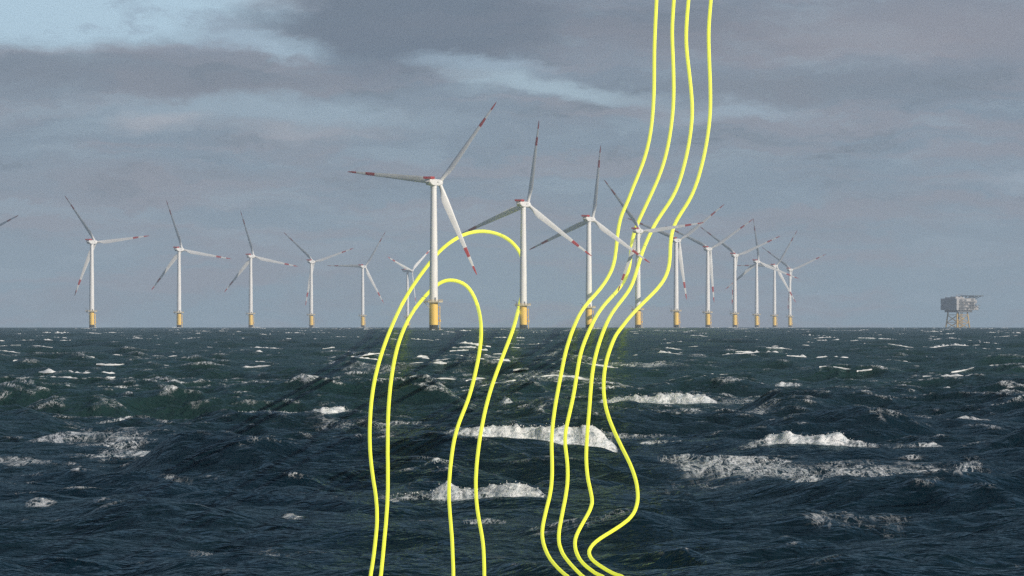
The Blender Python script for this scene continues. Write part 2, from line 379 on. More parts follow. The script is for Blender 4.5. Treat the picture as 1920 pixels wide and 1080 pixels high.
# ------------------------------------------------------------------ yellow flow lines
# world metres: x, y, height, radius. They skim in over the sea and climb among the turbines.
FLOW = [
    ((-0.509,19.03,3.8,0.0062),(-0.54,20.48,3.799,0.0066),(-0.572,22,3.803,0.0071),(-0.604,23.49,3.809,0.0076),(-0.63,24.73,3.813,0.008),(-0.648,25.56,3.811,0.0083),(-0.659,26.04,3.804,0.0084),(-0.667,26.37,3.796,0.0086),(-0.676,26.82,3.792,0.0087),(-0.689,27.56,3.793,0.0089),(-0.708,28.61,3.797,0.0093),(-0.732,29.85,3.801,0.0097),(-0.758,31.15,3.803,0.0101),(-0.784,32.4,3.803,0.0105),(-0.811,33.58,3.801,0.0109),(-0.839,34.73,3.8,0.0113),(-0.868,35.9,3.799,0.0116),(-0.902,37.15,3.799,0.0121),(-0.939,38.5,3.799,0.0125),(-0.981,39.96,3.799,0.013),(-1.028,41.54,3.799,0.0135),(-1.077,43.24,3.799,0.014),(-1.13,45.09,3.799,0.0146),(-1.186,47.08,3.799,0.0153),(-1.246,49.26,3.798,0.016),(-1.312,51.68,3.798,0.0168),(-1.383,54.39,3.798,0.0176),(-1.462,57.44,3.798,0.0186),(-1.55,60.89,3.797,0.0198),(-1.648,64.83,3.797,0.021),(-1.76,69.37,3.797,0.0225),(-1.888,74.63,3.797,0.0242),(-2.035,80.77,3.796,0.0262),(-2.206,88.03,3.795,0.0286),(-2.409,96.78,3.794,0.0314),(-2.653,107.47,3.793,0.0349),(-2.952,120.76,3.792,0.0392),(-3.324,137.59,3.79,0.0446),(-3.803,159.47,3.788,0.0517),(-4.443,189.04,3.782,0.0613),(-5.359,231.58,3.771,0.0751),(-6.805,299.15,3.751,0.0971),(-9.571,428.62,3.693,0.1391),(-16.059,733.58,3.585,0.238),(-30.725,1434.34,3.858,0.4653),(-52.364,2504.1,5.897,0.8124),(-66.169,3248.97,9.939,1.054),(-67.698,3420,14.105,1.109),(-65.668,3420,17.894,1.109),(-63.556,3420,21.561,1.109),(-61.354,3420,25.109,1.109),(-59.078,3420,28.531,1.109),(-56.765,3420,31.815,1.109),(-54.445,3420,34.975,1.109),(-52.111,3420,38.061,1.109),(-49.749,3420,41.09,1.109),(-47.348,3420,44.002,1.109),(-44.865,3420,46.734,1.109),(-42.22,3420,49.282,1.109),(-39.367,3420,51.654,1.109),(-36.344,3420.7,53.828,1.11),(-33.26,3426.01,55.789,1.111),(-30.24,3444.15,57.597,1.117),(-27.337,3482.63,59.346,1.13),(-24.504,3542.21,61.061,1.149),(-21.654,3617.86,62.673,1.174),(-18.702,3702.68,64.061,1.201),(-15.601,3789.37,65.09,1.229),(-12.368,3870.29,65.628,1.256),(-9.108,3938.39,65.574,1.278),(-5.952,3988.76,64.866,1.294),(-3.003,4019.93,63.507,1.304),(-0.337,4034.69,61.613,1.309),(1.974,4039.29,59.405,1.31),(3.859,4039.99,57.105,1.311),(5.293,4040,54.817,1.311),(6.328,4040,52.523,1.311),(7.075,4040,50.152,1.311),(7.64,4040,47.638,1.311),(8.076,4040,44.957,1.311),(8.381,4040,42.127,1.311),(8.545,4040,39.193,1.311),(8.56,4040,36.194,1.311),(8.429,4040,33.149,1.311),(8.157,4040,30.074,1.311),(7.755,4040,26.994,1.311),(7.234,4040,23.946,1.311),(6.598,4040,20.942,1.311),(5.867,4040,17.962,1.311),(5.083,4040,14.966,1.311),(4.297,4040,11.929,1.311),(3.34,3825.72,8.627,1.241),(1.967,2920.32,5.432,0.9474),(0.73,1660.29,3.822,0.5386),(0.13,850.25,3.611,0.2758),(-0.095,495.55,3.702,0.1608),(-0.199,340.67,3.752,0.1105),(-0.262,258.32,3.77,0.0838),(-0.302,206.94,3.779,0.0671),(-0.328,172.03,3.784,0.0558),(-0.346,146.88,3.789,0.0477),(-0.359,127.87,3.792,0.0415),(-0.367,112.98,3.793,0.0367),(-0.371,101.03,3.793,0.0328),(-0.37,91.32,3.794,0.0296),(-0.366,83.33,3.795,0.027),(-0.361,76.63,3.797,0.0249),(-0.354,70.89,3.797,0.023),(-0.346,65.93,3.797,0.0214),(-0.338,61.6,3.797,0.02),(-0.33,57.8,3.798,0.0188),(-0.321,54.45,3.798,0.0177),(-0.312,51.48,3.798,0.0167),(-0.303,48.83,3.798,0.0158),(-0.294,46.48,3.798,0.0151),(-0.284,44.38,3.798,0.0144),(-0.275,42.49,3.799,0.0138),(-0.264,40.78,3.799,0.0132),(-0.253,39.23,3.799,0.0127),(-0.242,37.83,3.799,0.0123),(-0.23,36.53,3.799,0.0119),(-0.218,35.33,3.8,0.0115),(-0.205,34.19,3.8,0.0111),(-0.192,33.12,3.8,0.0107),(-0.179,32.1,3.8,0.0104),(-0.167,31.12,3.8,0.0101),(-0.157,30.18,3.8,0.0098),(-0.149,29.27,3.8,0.0095),(-0.143,28.41,3.799,0.0092),(-0.138,27.64,3.797,0.009),(-0.134,27.02,3.796,0.0088),(-0.132,26.59,3.795,0.0086),(-0.13,26.31,3.799,0.0085),(-0.129,26.05,3.805,0.0085),(-0.127,25.58,3.811,0.0083),(-0.123,24.74,3.813,0.008),(-0.117,23.49,3.809,0.0076),(-0.109,22.01,3.803,0.0071),(-0.102,20.48,3.799,0.0066),(-0.094,19.03,3.8,0.0062)),
    ((-0.502,19.03,3.8,0.0062),(-0.525,20.48,3.799,0.0066),(-0.548,22,3.803,0.0071),(-0.571,23.49,3.809,0.0076),(-0.59,24.73,3.813,0.008),(-0.603,25.56,3.811,0.0083),(-0.612,26.04,3.804,0.0084),(-0.619,26.37,3.796,0.0086),(-0.627,26.81,3.792,0.0087),(-0.641,27.55,3.793,0.0089),(-0.66,28.59,3.796,0.0093),(-0.684,29.85,3.8,0.0097),(-0.71,31.2,3.802,0.0101),(-0.735,32.53,3.802,0.0106),(-0.761,33.85,3.8,0.011),(-0.788,35.19,3.799,0.0114),(-0.816,36.6,3.799,0.0119),(-0.848,38.1,3.8,0.0124),(-0.882,39.71,3.799,0.0129),(-0.92,41.43,3.799,0.0134),(-0.962,43.32,3.799,0.0141),(-1.008,45.39,3.799,0.0147),(-1.059,47.66,3.799,0.0155),(-1.116,50.18,3.798,0.0163),(-1.179,53.03,3.797,0.0172),(-1.251,56.29,3.797,0.0183),(-1.334,60.01,3.798,0.0195),(-1.427,64.25,3.797,0.0208),(-1.533,69.13,3.796,0.0224),(-1.655,74.84,3.795,0.0243),(-1.799,81.66,3.795,0.0265),(-1.97,89.89,3.794,0.0292),(-2.177,99.9,3.794,0.0324),(-2.426,112.16,3.793,0.0364),(-2.732,127.35,3.792,0.0413),(-3.115,146.56,3.79,0.0475),(-3.612,171.7,3.786,0.0557),(-4.292,206.45,3.777,0.067),(-5.314,259.21,3.759,0.0841),(-7.113,352.97,3.718,0.1145),(-11.233,569.27,3.609,0.1847),(-21.738,1129.77,3.588,0.3665),(-41.212,2205.11,4.793,0.7154),(-57.113,3158.96,8.154,1.025),(-59.558,3419.99,11.909,1.109),(-57.147,3420,15.147,1.109),(-54.709,3420,18.099,1.109),(-52.355,3420,20.734,1.109),(-50.139,3420,23.035,1.109),(-48.048,3420,25,1.109),(-46.043,3420,26.624,1.109),(-44.098,3420,27.898,1.109),(-42.201,3420,28.818,1.109),(-40.326,3420,29.394,1.109),(-38.418,3420,29.647,1.109),(-36.411,3420,29.601,1.109),(-34.281,3420,29.264,1.109),(-32.08,3420,28.615,1.109),(-29.925,3420,27.603,1.109),(-27.929,3420,26.171,1.109),(-26.146,3420,24.298,1.109),(-24.573,3420,22.025,1.109),(-23.193,3420,19.442,1.109),(-21.994,3420,16.636,1.109),(-20.974,3420,13.648,1.109),(-19.905,3380.06,10.417,1.097),(-17.023,2984.62,6.865,0.9683),(-10.985,1969.05,4.219,0.6388),(-5.514,999.44,3.539,0.3242),(-2.888,522.91,3.647,0.1696),(-1.877,335.13,3.733,0.1087),(-1.427,248.78,3.759,0.0807),(-1.176,198.77,3.775,0.0645),(-1.017,166.02,3.786,0.0539),(-0.908,142.51,3.79,0.0462),(-0.827,124.65,3.791,0.0404),(-0.767,110.72,3.792,0.0359),(-0.722,99.66,3.793,0.0323),(-0.688,90.73,3.795,0.0294),(-0.665,83.36,3.795,0.027),(-0.649,77.18,3.796,0.025),(-0.638,71.91,3.797,0.0233),(-0.627,67.31,3.798,0.0218),(-0.614,63.21,3.799,0.0205),(-0.598,59.48,3.799,0.0193),(-0.58,56.05,3.799,0.0182),(-0.56,52.9,3.798,0.0172),(-0.539,50.07,3.798,0.0162),(-0.519,47.55,3.798,0.0154),(-0.501,45.31,3.798,0.0147),(-0.483,43.33,3.798,0.0141),(-0.467,41.55,3.799,0.0135),(-0.45,39.93,3.799,0.013),(-0.434,38.46,3.799,0.0125),(-0.417,37.09,3.799,0.012),(-0.4,35.82,3.799,0.0116),(-0.384,34.62,3.8,0.0112),(-0.368,33.49,3.8,0.0109),(-0.353,32.4,3.8,0.0105),(-0.338,31.36,3.8,0.0102),(-0.325,30.36,3.8,0.0099),(-0.313,29.4,3.8,0.0095),(-0.302,28.49,3.798,0.0092),(-0.292,27.68,3.797,0.009),(-0.284,27.04,3.795,0.0088),(-0.279,26.59,3.795,0.0086),(-0.276,26.31,3.798,0.0085),(-0.273,26.04,3.805,0.0084),(-0.268,25.58,3.811,0.0083),(-0.26,24.74,3.813,0.008),(-0.247,23.49,3.809,0.0076),(-0.231,22.01,3.803,0.0071),(-0.215,20.48,3.799,0.0066),(-0.2,19.03,3.8,0.0062)),
    ((0.454,19.03,3.8,0.0062),(0.424,20.19,3.799,0.0066),(0.39,21.44,3.8,0.007),(0.353,22.75,3.803,0.0074),(0.316,23.99,3.807,0.0078),(0.286,25.02,3.81,0.0081),(0.267,25.73,3.809,0.0083),(0.259,26.12,3.805,0.0085),(0.255,26.32,3.8,0.0085),(0.25,26.49,3.797,0.0086),(0.239,26.75,3.797,0.0087),(0.224,27.11,3.798,0.0088),(0.208,27.58,3.799,0.0089),(0.193,28.13,3.799,0.0091),(0.182,28.75,3.799,0.0093),(0.174,29.44,3.799,0.0096),(0.169,30.18,3.799,0.0098),(0.168,30.98,3.8,0.0101),(0.172,31.82,3.8,0.0103),(0.18,32.71,3.799,0.0106),(0.192,33.66,3.799,0.0109),(0.206,34.67,3.799,0.0112),(0.221,35.74,3.799,0.0116),(0.238,36.89,3.799,0.012),(0.256,38.12,3.799,0.0124),(0.272,39.43,3.799,0.0128),(0.288,40.84,3.799,0.0133),(0.302,42.38,3.799,0.0137),(0.316,44.08,3.798,0.0143),(0.33,46,3.797,0.0149),(0.345,48.2,3.797,0.0156),(0.361,50.71,3.798,0.0165),(0.38,53.56,3.798,0.0174),(0.403,56.73,3.799,0.0184),(0.432,60.23,3.798,0.0195),(0.466,64.14,3.798,0.0208),(0.508,68.59,3.796,0.0223),(0.559,73.82,3.795,0.0239),(0.622,80.15,3.793,0.026),(0.703,87.98,3.793,0.0285),(0.805,97.68,3.793,0.0317),(0.932,109.65,3.794,0.0356),(1.089,124.39,3.793,0.0404),(1.285,142.86,3.791,0.0463),(1.541,167.02,3.784,0.0542),(1.908,201.15,3.772,0.0653),(2.498,255.05,3.751,0.0827),(3.612,355.04,3.708,0.1152),(6.339,597.71,3.588,0.1939),(14.109,1274.88,3.541,0.4136),(31.041,2691.86,4.839,0.8733),(48.401,4037.37,8.47,1.31),(55.007,4421.37,12.223,1.434),(57.112,4426.32,15.241,1.436),(59.337,4433.04,18.052,1.438),(61.722,4442.73,20.755,1.441),(64.214,4454.34,23.379,1.445),(66.707,4466.78,25.958,1.449),(69.133,4481.17,28.55,1.454),(71.47,4498.89,31.194,1.46),(73.707,4519.16,33.892,1.466),(75.817,4540.29,36.619,1.473),(77.783,4561.46,39.358,1.48),(79.596,4582.62,42.106,1.487),(81.249,4603.48,44.888,1.494),(82.699,4621.88,47.743,1.5),(83.869,4634.1,50.693,1.503),(84.733,4639.09,53.745,1.505),(85.367,4640,56.903,1.505),(85.868,4640,60.155,1.505),(86.289,4640,63.476,1.505),(86.652,4640,66.847,1.505),(86.983,4640,70.263,1.505),(87.329,4640,73.715,1.505),(87.737,4640,77.2,1.505),(88.235,4640,80.712,1.505),(88.839,4640,84.218,1.505),(89.58,4640,87.652,1.505),(90.5,4640,90.939,1.505),(91.617,4640,94.049,1.505),(92.889,4640,97.02,1.505),(94.224,4640,99.932,1.505),(95.519,4640,102.844,1.505),(96.736,4640,105.795,1.505),(97.932,4640,108.882,1.505),(99.248,4640,112.306,1.505),(100.834,4640,116.287,1.505),(102.747,4640,120.923,1.505),(104.898,4640,126.12,1.505),(107.088,4640,131.653,1.505),(109.125,4640,137.299,1.505),(110.921,4640,142.966,1.505),(112.473,4640,148.709,1.505),(113.798,4640,154.599,1.505),(114.888,4640,160.587,1.505),(115.748,4640,166.598,1.505),(116.415,4640,172.686,1.505),(116.943,4640,178.959,1.505),(117.359,4640,185.342,1.505),(117.668,4640,191.559,1.505),(117.868,4640,197.429,1.505),(117.978,4640,203.068,1.505),(118.028,4640,208.7,1.505),(118.052,4640,214.416,1.505),(118.083,4640,220.182,1.505),(118.147,4640,225.95,1.505),(118.264,4640,231.714,1.505),(118.438,4640,237.506,1.505),(118.66,4640,243.344,1.505),(118.916,4640,249.192,1.505),(119.188,4640,254.962,1.505),(119.462,4640,260.554,1.505),(119.726,4640,265.873,1.505),(119.967,4640,270.794,1.505),(120.193,4640,275.4,1.505),(120.453,4640,280.629,1.505),(120.832,4640,288.155,1.505),(121.379,4640,299.036,1.505),(122.083,4640,313.068,1.505),(122.912,4640,329.646,1.505),(123.846,4640,348.308,1.505),(124.852,4640,368.445,1.505),(125.892,4640,389.235,1.505),(126.929,4640,409.986,1.505),(127.954,4640,430.481,1.505)),
    ((0.507,19.03,3.8,0.0062),(0.48,20.19,3.799,0.0066),(0.449,21.44,3.8,0.007),(0.415,22.75,3.803,0.0074),(0.383,23.99,3.807,0.0078),(0.356,25.02,3.81,0.0081),(0.339,25.72,3.809,0.0083),(0.331,26.12,3.805,0.0085),(0.328,26.33,3.799,0.0085),(0.323,26.54,3.797,0.0086),(0.313,26.84,3.797,0.0087),(0.298,27.27,3.798,0.0088),(0.282,27.79,3.8,0.009),(0.269,28.33,3.8,0.0092),(0.26,28.87,3.8,0.0094),(0.256,29.41,3.8,0.0095),(0.254,29.98,3.799,0.0097),(0.256,30.6,3.799,0.0099),(0.262,31.3,3.799,0.0102),(0.271,32.07,3.799,0.0104),(0.284,32.92,3.799,0.0107),(0.298,33.85,3.799,0.011),(0.314,34.86,3.799,0.0113),(0.331,35.95,3.799,0.0117),(0.35,37.1,3.8,0.012),(0.368,38.31,3.8,0.0124),(0.386,39.57,3.8,0.0128),(0.404,40.88,3.8,0.0133),(0.42,42.23,3.8,0.0137),(0.435,43.64,3.8,0.0142),(0.449,45.1,3.8,0.0146),(0.462,46.62,3.8,0.0151),(0.474,48.22,3.8,0.0156),(0.486,49.91,3.799,0.0162),(0.498,51.71,3.799,0.0168),(0.512,53.65,3.799,0.0174),(0.53,55.78,3.798,0.0181),(0.554,58.16,3.798,0.0189),(0.585,60.84,3.798,0.0197),(0.625,63.88,3.798,0.0207),(0.672,67.29,3.798,0.0218),(0.726,71.1,3.798,0.0231),(0.786,75.37,3.798,0.0245),(0.854,80.21,3.797,0.026),(0.932,85.83,3.796,0.0278),(1.022,92.5,3.795,0.03),(1.13,100.55,3.794,0.0326),(1.258,110.34,3.794,0.0358),(1.413,122.17,3.795,0.0396),(1.6,136.42,3.795,0.0443),(1.829,153.85,3.792,0.0499),(2.126,176.23,3.785,0.0572),(2.551,207.6,3.772,0.0674),(3.238,257.11,3.752,0.0834),(4.528,348.09,3.714,0.1129),(7.688,569.44,3.592,0.1847),(16.937,1206.61,3.46,0.3915),(38.212,2622.05,4.503,0.8507),(61.797,4094.73,8.069,1.328),(71.996,4615.98,12.184,1.498),(75.897,4712.9,15.707,1.529),(79.774,4798.08,19.06,1.557),(83.738,4877.47,22.302,1.582),(87.759,4952.8,25.462,1.607),(91.748,5025.62,28.597,1.63),(95.529,5093.02,31.759,1.652),(98.792,5142.57,34.91,1.668),(101.326,5165.31,37.975,1.676),(103.27,5169.96,40.986,1.677),(104.871,5170,44.03,1.677),(106.212,5170,47.151,1.677),(107.309,5170,50.367,1.677),(108.188,5170,53.716,1.677),(108.866,5170,57.253,1.677),(109.358,5170,60.995,1.677),(109.708,5170,64.863,1.677),(110.007,5170,68.689,1.677),(110.343,5170,72.304,1.677),(110.764,5170,75.628,1.677),(111.271,5170,78.692,1.677),(111.854,5170,81.561,1.677),(112.503,5170,84.272,1.677),(113.222,5170,86.853,1.677),(114.058,5170,89.43,1.677),(115.116,5170,92.25,1.677),(116.502,5170,95.564,1.677),(118.266,5170,99.497,1.677),(120.378,5170,104.037,1.677),(122.744,5170,109.065,1.677),(125.25,5170,114.403,1.677),(127.829,5170,119.92,1.677),(130.462,5170,125.616,1.677),(133.095,5170,131.508,1.677),(135.608,5170,137.526,1.677),(137.88,5170,143.563,1.677),(139.868,5170,149.577,1.677),(141.601,5170,155.599,1.677),(143.124,5170,161.699,1.677),(144.474,5170,167.945,1.677),(145.672,5170,174.388,1.677),(146.722,5170,181.046,1.677),(147.622,5170,187.903,1.677),(148.362,5170,194.904,1.677),(148.931,5170,201.928,1.677),(149.316,5170,208.811,1.677),(149.515,5170,215.477,1.677),(149.553,5170,221.998,1.677),(149.474,5170,228.443,1.677),(149.326,5170,234.779,1.677),(149.141,5170,241.02,1.677),(148.924,5170,247.315,1.677),(148.667,5170,253.74,1.677),(148.403,5170,260.19,1.677),(148.214,5170,266.62,1.677),(148.191,5170,273.179,1.677),(148.374,5170,279.997,1.677),(148.732,5170,287.007,1.677),(149.178,5170,293.871,1.677),(149.614,5170,300.052,1.677),(150.008,5170,305.481,1.677),(150.453,5170,311.45,1.677),(151.104,5170,320.061,1.677),(152.039,5170,332.432,1.677),(153.226,5170,348.208,1.677),(154.615,5170,366.723,1.677),(156.176,5170,387.522,1.677),(157.858,5170,409.959,1.677),(159.596,5170,433.124,1.677),(161.33,5170,456.245,1.677),(163.042,5170,479.081,1.677)),
    ((0.577,19.03,3.8,0.0062),(0.555,20.19,3.799,0.0066),(0.529,21.44,3.8,0.007),(0.501,22.75,3.803,0.0074),(0.472,23.99,3.807,0.0078),(0.448,25.02,3.81,0.0081),(0.431,25.74,3.809,0.0084),(0.421,26.13,3.805,0.0085),(0.415,26.32,3.8,0.0085),(0.407,26.46,3.798,0.0086),(0.394,26.65,3.798,0.0086),(0.379,26.94,3.799,0.0087),(0.363,27.3,3.799,0.0089),(0.35,27.71,3.799,0.009),(0.34,28.17,3.799,0.0091),(0.335,28.66,3.8,0.0093),(0.333,29.17,3.8,0.0095),(0.335,29.69,3.8,0.0096),(0.34,30.22,3.8,0.0098),(0.349,30.76,3.799,0.01),(0.363,31.35,3.799,0.0102),(0.382,32.01,3.798,0.0104),(0.407,32.77,3.799,0.0106),(0.435,33.6,3.8,0.0109),(0.464,34.45,3.801,0.0112),(0.49,35.26,3.802,0.0114),(0.509,35.99,3.802,0.0117),(0.524,36.65,3.8,0.0119),(0.534,37.32,3.799,0.0121),(0.543,38.06,3.798,0.0123),(0.55,38.94,3.798,0.0126),(0.558,39.96,3.798,0.013),(0.566,41.12,3.799,0.0133),(0.576,42.4,3.799,0.0138),(0.59,43.82,3.799,0.0142),(0.607,45.39,3.799,0.0147),(0.627,47.11,3.799,0.0153),(0.651,49.03,3.798,0.0159),(0.68,51.17,3.798,0.0166),(0.715,53.61,3.797,0.0174),(0.756,56.44,3.796,0.0183),(0.806,59.81,3.795,0.0194),(0.867,63.88,3.795,0.0207),(0.941,68.77,3.795,0.0223),(1.03,74.58,3.796,0.0242),(1.133,81.44,3.796,0.0264),(1.254,89.52,3.796,0.029),(1.398,99.11,3.795,0.0322),(1.573,110.69,3.794,0.0359),(1.792,124.94,3.792,0.0405),(2.076,142.98,3.789,0.0464),(2.458,166.84,3.784,0.0541),(3.01,200.65,3.773,0.0651),(3.884,253.53,3.755,0.0823),(5.481,348.98,3.718,0.1132),(9.319,577.36,3.597,0.1873),(20.455,1232.09,3.459,0.3997),(45.949,2692.44,4.448,0.8735),(73.89,4216.87,7.844,1.368),(85.199,4739.69,11.71,1.538),(88.603,4805.23,15.009,1.559),(91.928,4857.02,18.292,1.576),(95.35,4903.93,21.692,1.591),(98.639,4938.79,25.16,1.602),(101.526,4958.42,28.588,1.609),(103.918,4968.83,31.919,1.612),(105.866,4977,35.165,1.615),(107.479,4985.21,38.401,1.617),(108.913,4993.74,41.774,1.62),(110.312,5002.88,45.447,1.623),(111.744,5012.71,49.489,1.626),(113.221,5023.33,53.816,1.63),(114.76,5035.43,58.237,1.634),(116.396,5050.16,62.563,1.638),(118.138,5067.44,66.711,1.644),(119.984,5085.9,70.734,1.65),(121.957,5104.65,74.775,1.656),(124.099,5123.83,78.97,1.662),(126.423,5142.81,83.378,1.669),(128.904,5158.28,87.989,1.673),(131.535,5166.92,92.749,1.676),(134.389,5169.65,97.592,1.677),(137.549,5170,102.493,1.677),(140.995,5170,107.519,1.677),(144.56,5170,112.773,1.677),(147.988,5170,118.323,1.677),(151.063,5170,124.218,1.677),(153.71,5170,130.485,1.677),(155.976,5170,137.064,1.677),(157.944,5170,143.789,1.677),(159.69,5170,150.51,1.677),(161.269,5170,157.208,1.677),(162.682,5170,163.892,1.677),(163.89,5170,170.465,1.677),(164.866,5170,176.785,1.677),(165.625,5170,182.763,1.677),(166.185,5170,188.409,1.677),(166.539,5170,193.865,1.677),(166.67,5170,199.37,1.677),(166.566,5170,205.096,1.677),(166.239,5170,211.088,1.677),(165.729,5170,217.311,1.677),(165.104,5170,223.629,1.677),(164.434,5170,229.857,1.677),(163.755,5170,235.881,1.677),(163.078,5170,241.664,1.677),(162.433,5170,247.176,1.677),(161.875,5170,252.43,1.677),(161.462,5170,257.497,1.677),(161.221,5170,262.445,1.677),(161.143,5170,267.352,1.677),(161.212,5170,272.352,1.677),(161.414,5170,277.589,1.677),(161.743,5170,283.14,1.677),(162.183,5170,288.975,1.677),(162.687,5170,294.858,1.677),(163.188,5170,300.346,1.677),(163.67,5170,305.407,1.677),(164.251,5170,311.277,1.677),(165.121,5170,319.935,1.677),(166.373,5170,332.376,1.677),(167.959,5170,348.194,1.677),(169.813,5170,366.721,1.677),(171.893,5170,387.522,1.677),(174.136,5170,409.959,1.677),(176.453,5170,433.124,1.677),(178.765,5170,456.245,1.677),(181.049,5170,479.081,1.677)),
    ((0.646,19.03,3.8,0.0062),(0.629,20.19,3.799,0.0066),(0.607,21.44,3.8,0.007),(0.584,22.75,3.803,0.0074),(0.559,23.99,3.807,0.0078),(0.538,25.03,3.81,0.0081),(0.522,25.74,3.809,0.0084),(0.511,26.13,3.805,0.0085),(0.503,26.32,3.801,0.0085),(0.493,26.45,3.798,0.0086),(0.477,26.63,3.798,0.0086),(0.458,26.88,3.799,0.0087),(0.44,27.18,3.8,0.0088),(0.423,27.5,3.8,0.0089),(0.41,27.82,3.8,0.009),(0.401,28.13,3.8,0.0091),(0.397,28.46,3.8,0.0092),(0.397,28.8,3.8,0.0093),(0.403,29.16,3.8,0.0095),(0.415,29.53,3.8,0.0096),(0.433,29.94,3.8,0.0097),(0.457,30.36,3.8,0.0098),(0.487,30.8,3.8,0.01),(0.523,31.27,3.8,0.0101),(0.561,31.74,3.8,0.0103),(0.598,32.22,3.8,0.0105),(0.634,32.7,3.8,0.0106),(0.667,33.18,3.8,0.0108),(0.699,33.68,3.799,0.0109),(0.728,34.22,3.799,0.0111),(0.756,34.81,3.799,0.0113),(0.781,35.45,3.799,0.0115),(0.805,36.17,3.799,0.0117),(0.829,36.97,3.799,0.012),(0.852,37.87,3.799,0.0123),(0.874,38.86,3.799,0.0126),(0.895,39.94,3.799,0.013),(0.916,41.11,3.799,0.0133),(0.935,42.34,3.799,0.0137),(0.953,43.67,3.799,0.0142),(0.97,45.11,3.799,0.0146),(0.987,46.68,3.799,0.0151),(1.003,48.41,3.799,0.0157),(1.019,50.33,3.799,0.0163),(1.036,52.43,3.799,0.017),(1.056,54.73,3.799,0.0178),(1.078,57.25,3.799,0.0186),(1.102,59.98,3.799,0.0195),(1.131,62.92,3.8,0.0204),(1.163,66.08,3.8,0.0214),(1.201,69.45,3.799,0.0225),(1.245,73.11,3.798,0.0237),(1.297,77.18,3.797,0.025),(1.362,81.84,3.796,0.0266),(1.441,87.29,3.796,0.0283),(1.539,93.7,3.796,0.0304),(1.66,101.25,3.796,0.0328),(1.807,110.2,3.795,0.0358),(1.99,120.88,3.794,0.0392),(2.218,133.89,3.793,0.0434),(2.511,150.16,3.79,0.0487),(2.9,171.21,3.787,0.0555),(3.428,199.15,3.786,0.0646),(4.147,236.52,3.789,0.0767),(5.1,285.45,3.796,0.0926),(6.308,346.79,3.804,0.1125),(7.783,421.04,3.803,0.1366),(9.652,514.29,3.785,0.1668),(12.463,653.41,3.744,0.212),(18.337,943.43,3.643,0.3061),(32.906,1656.02,3.552,0.5373),(61.241,3006.67,4.268,0.9754),(90.17,4311.83,6.807,1.399),(103.303,4807.63,10.205,1.56),(108.408,4908.38,13.516,1.592),(112.8,4968.6,16.797,1.612),(116.788,5007,20.022,1.624),(120.351,5026.64,23.146,1.631),(123.685,5038.27,26.173,1.635),(126.898,5048.41,29.132,1.638),(129.946,5058.4,32.059,1.641),(132.749,5068.31,34.981,1.644),(135.266,5078.22,37.913,1.647),(137.491,5087.96,40.87,1.651),(139.412,5096.77,43.878,1.653),(141.008,5104.04,46.965,1.656),(142.289,5110.18,50.148,1.658),(143.3,5116.05,53.441,1.66),(144.093,5122.09,56.861,1.662),(144.702,5128.36,60.431,1.664),(145.148,5134.86,64.157,1.666),(145.483,5141.52,68.005,1.668),(145.807,5148.25,71.899,1.67),(146.219,5154.94,75.767,1.672),(146.764,5161.26,79.568,1.675),(147.432,5166.23,83.267,1.676),(148.221,5168.99,86.814,1.677),(149.172,5169.88,90.165,1.677),(150.334,5170,93.317,1.677),(151.713,5170,96.32,1.677),(153.288,5170,99.264,1.677),(155.043,5170,102.224,1.677),(156.965,5170,105.243,1.677),(159.018,5170,108.365,1.677),(161.131,5170,111.667,1.677),(163.229,5170,115.217,1.677),(165.276,5170,119.063,1.677),(167.274,5170,123.278,1.677),(169.24,5170,128.019,1.677),(171.19,5170,133.463,1.677),(173.126,5170,139.687,1.677),(175.013,5170,146.556,1.677),(176.771,5170,153.709,1.677),(178.308,5170,160.714,1.677),(179.592,5170,167.345,1.677),(180.659,5170,173.68,1.677),(181.561,5170,179.882,1.677),(182.31,5170,186.033,1.677),(182.894,5170,192.181,1.677),(183.294,5170,198.376,1.677),(183.503,5170,204.676,1.677),(183.546,5170,211.138,1.677),(183.468,5170,217.742,1.677),(183.304,5170,224.434,1.677),(183.074,5170,231.25,1.677),(182.801,5170,238.181,1.677),(182.521,5170,245.015,1.677),(182.271,5170,251.501,1.677),(182.075,5170,257.531,1.677),(181.946,5170,263.055,1.677),(181.9,5170,268.082,1.677),(181.963,5170,272.859,1.677),(182.159,5170,277.81,1.677),(182.494,5170,283.197,1.677),(182.942,5170,288.981,1.677),(183.434,5170,294.858,1.677),(183.886,5170,300.346,1.677),(184.27,5170,305.407,1.677),(184.675,5170,311.277,1.677),(185.249,5170,319.935,1.677),(186.072,5170,332.376,1.677),(187.124,5170,348.194,1.677),(188.358,5170,366.721,1.677),(189.744,5170,387.522,1.677),(191.24,5170,409.959,1.677),(192.784,5170,433.124,1.677),(194.326,5170,456.245,1.677),(195.848,5170,479.081,1.677)),
]
FLOW_LABELS = [
    'larger yellow arch passing behind the nearest tower and down behind the second turbine',
    'smaller yellow arch looping behind the tower of the nearest turbine, inside the larger arch',
    'leftmost of the four rising yellow lines, crossing a turbine\'s yellow base',
    'rising yellow line second from the left, running up behind a turbine\'s nacelle',
    'rising yellow line third from the left, crossing in front of a white tower',
    'rightmost rising yellow line, with the sharp hooked bend near its lower end',
]
ym = bpy.data.materials.new('glowing_yellow'); ym.use_nodes = True
kk = N(ym.node_tree); pb = ym.node_tree.nodes['Principled BSDF']
pb.inputs['Base Color'].default_value = (.78, .84, .03, 1); pb.inputs['Roughness'].default_value = .6
tc = kk.new('ShaderNodeTexCoord').outputs['Object']
ym.node_tree.links.new(kk.mix(kk.noise(tc, .05, 2), (.93, .97, .055), (.95, .99, .075)), pb.inputs['Emission Color'])
pb.inputs['Emission Strength'].default_value = .54
ym.cycles.emission_sampling = 'NONE'
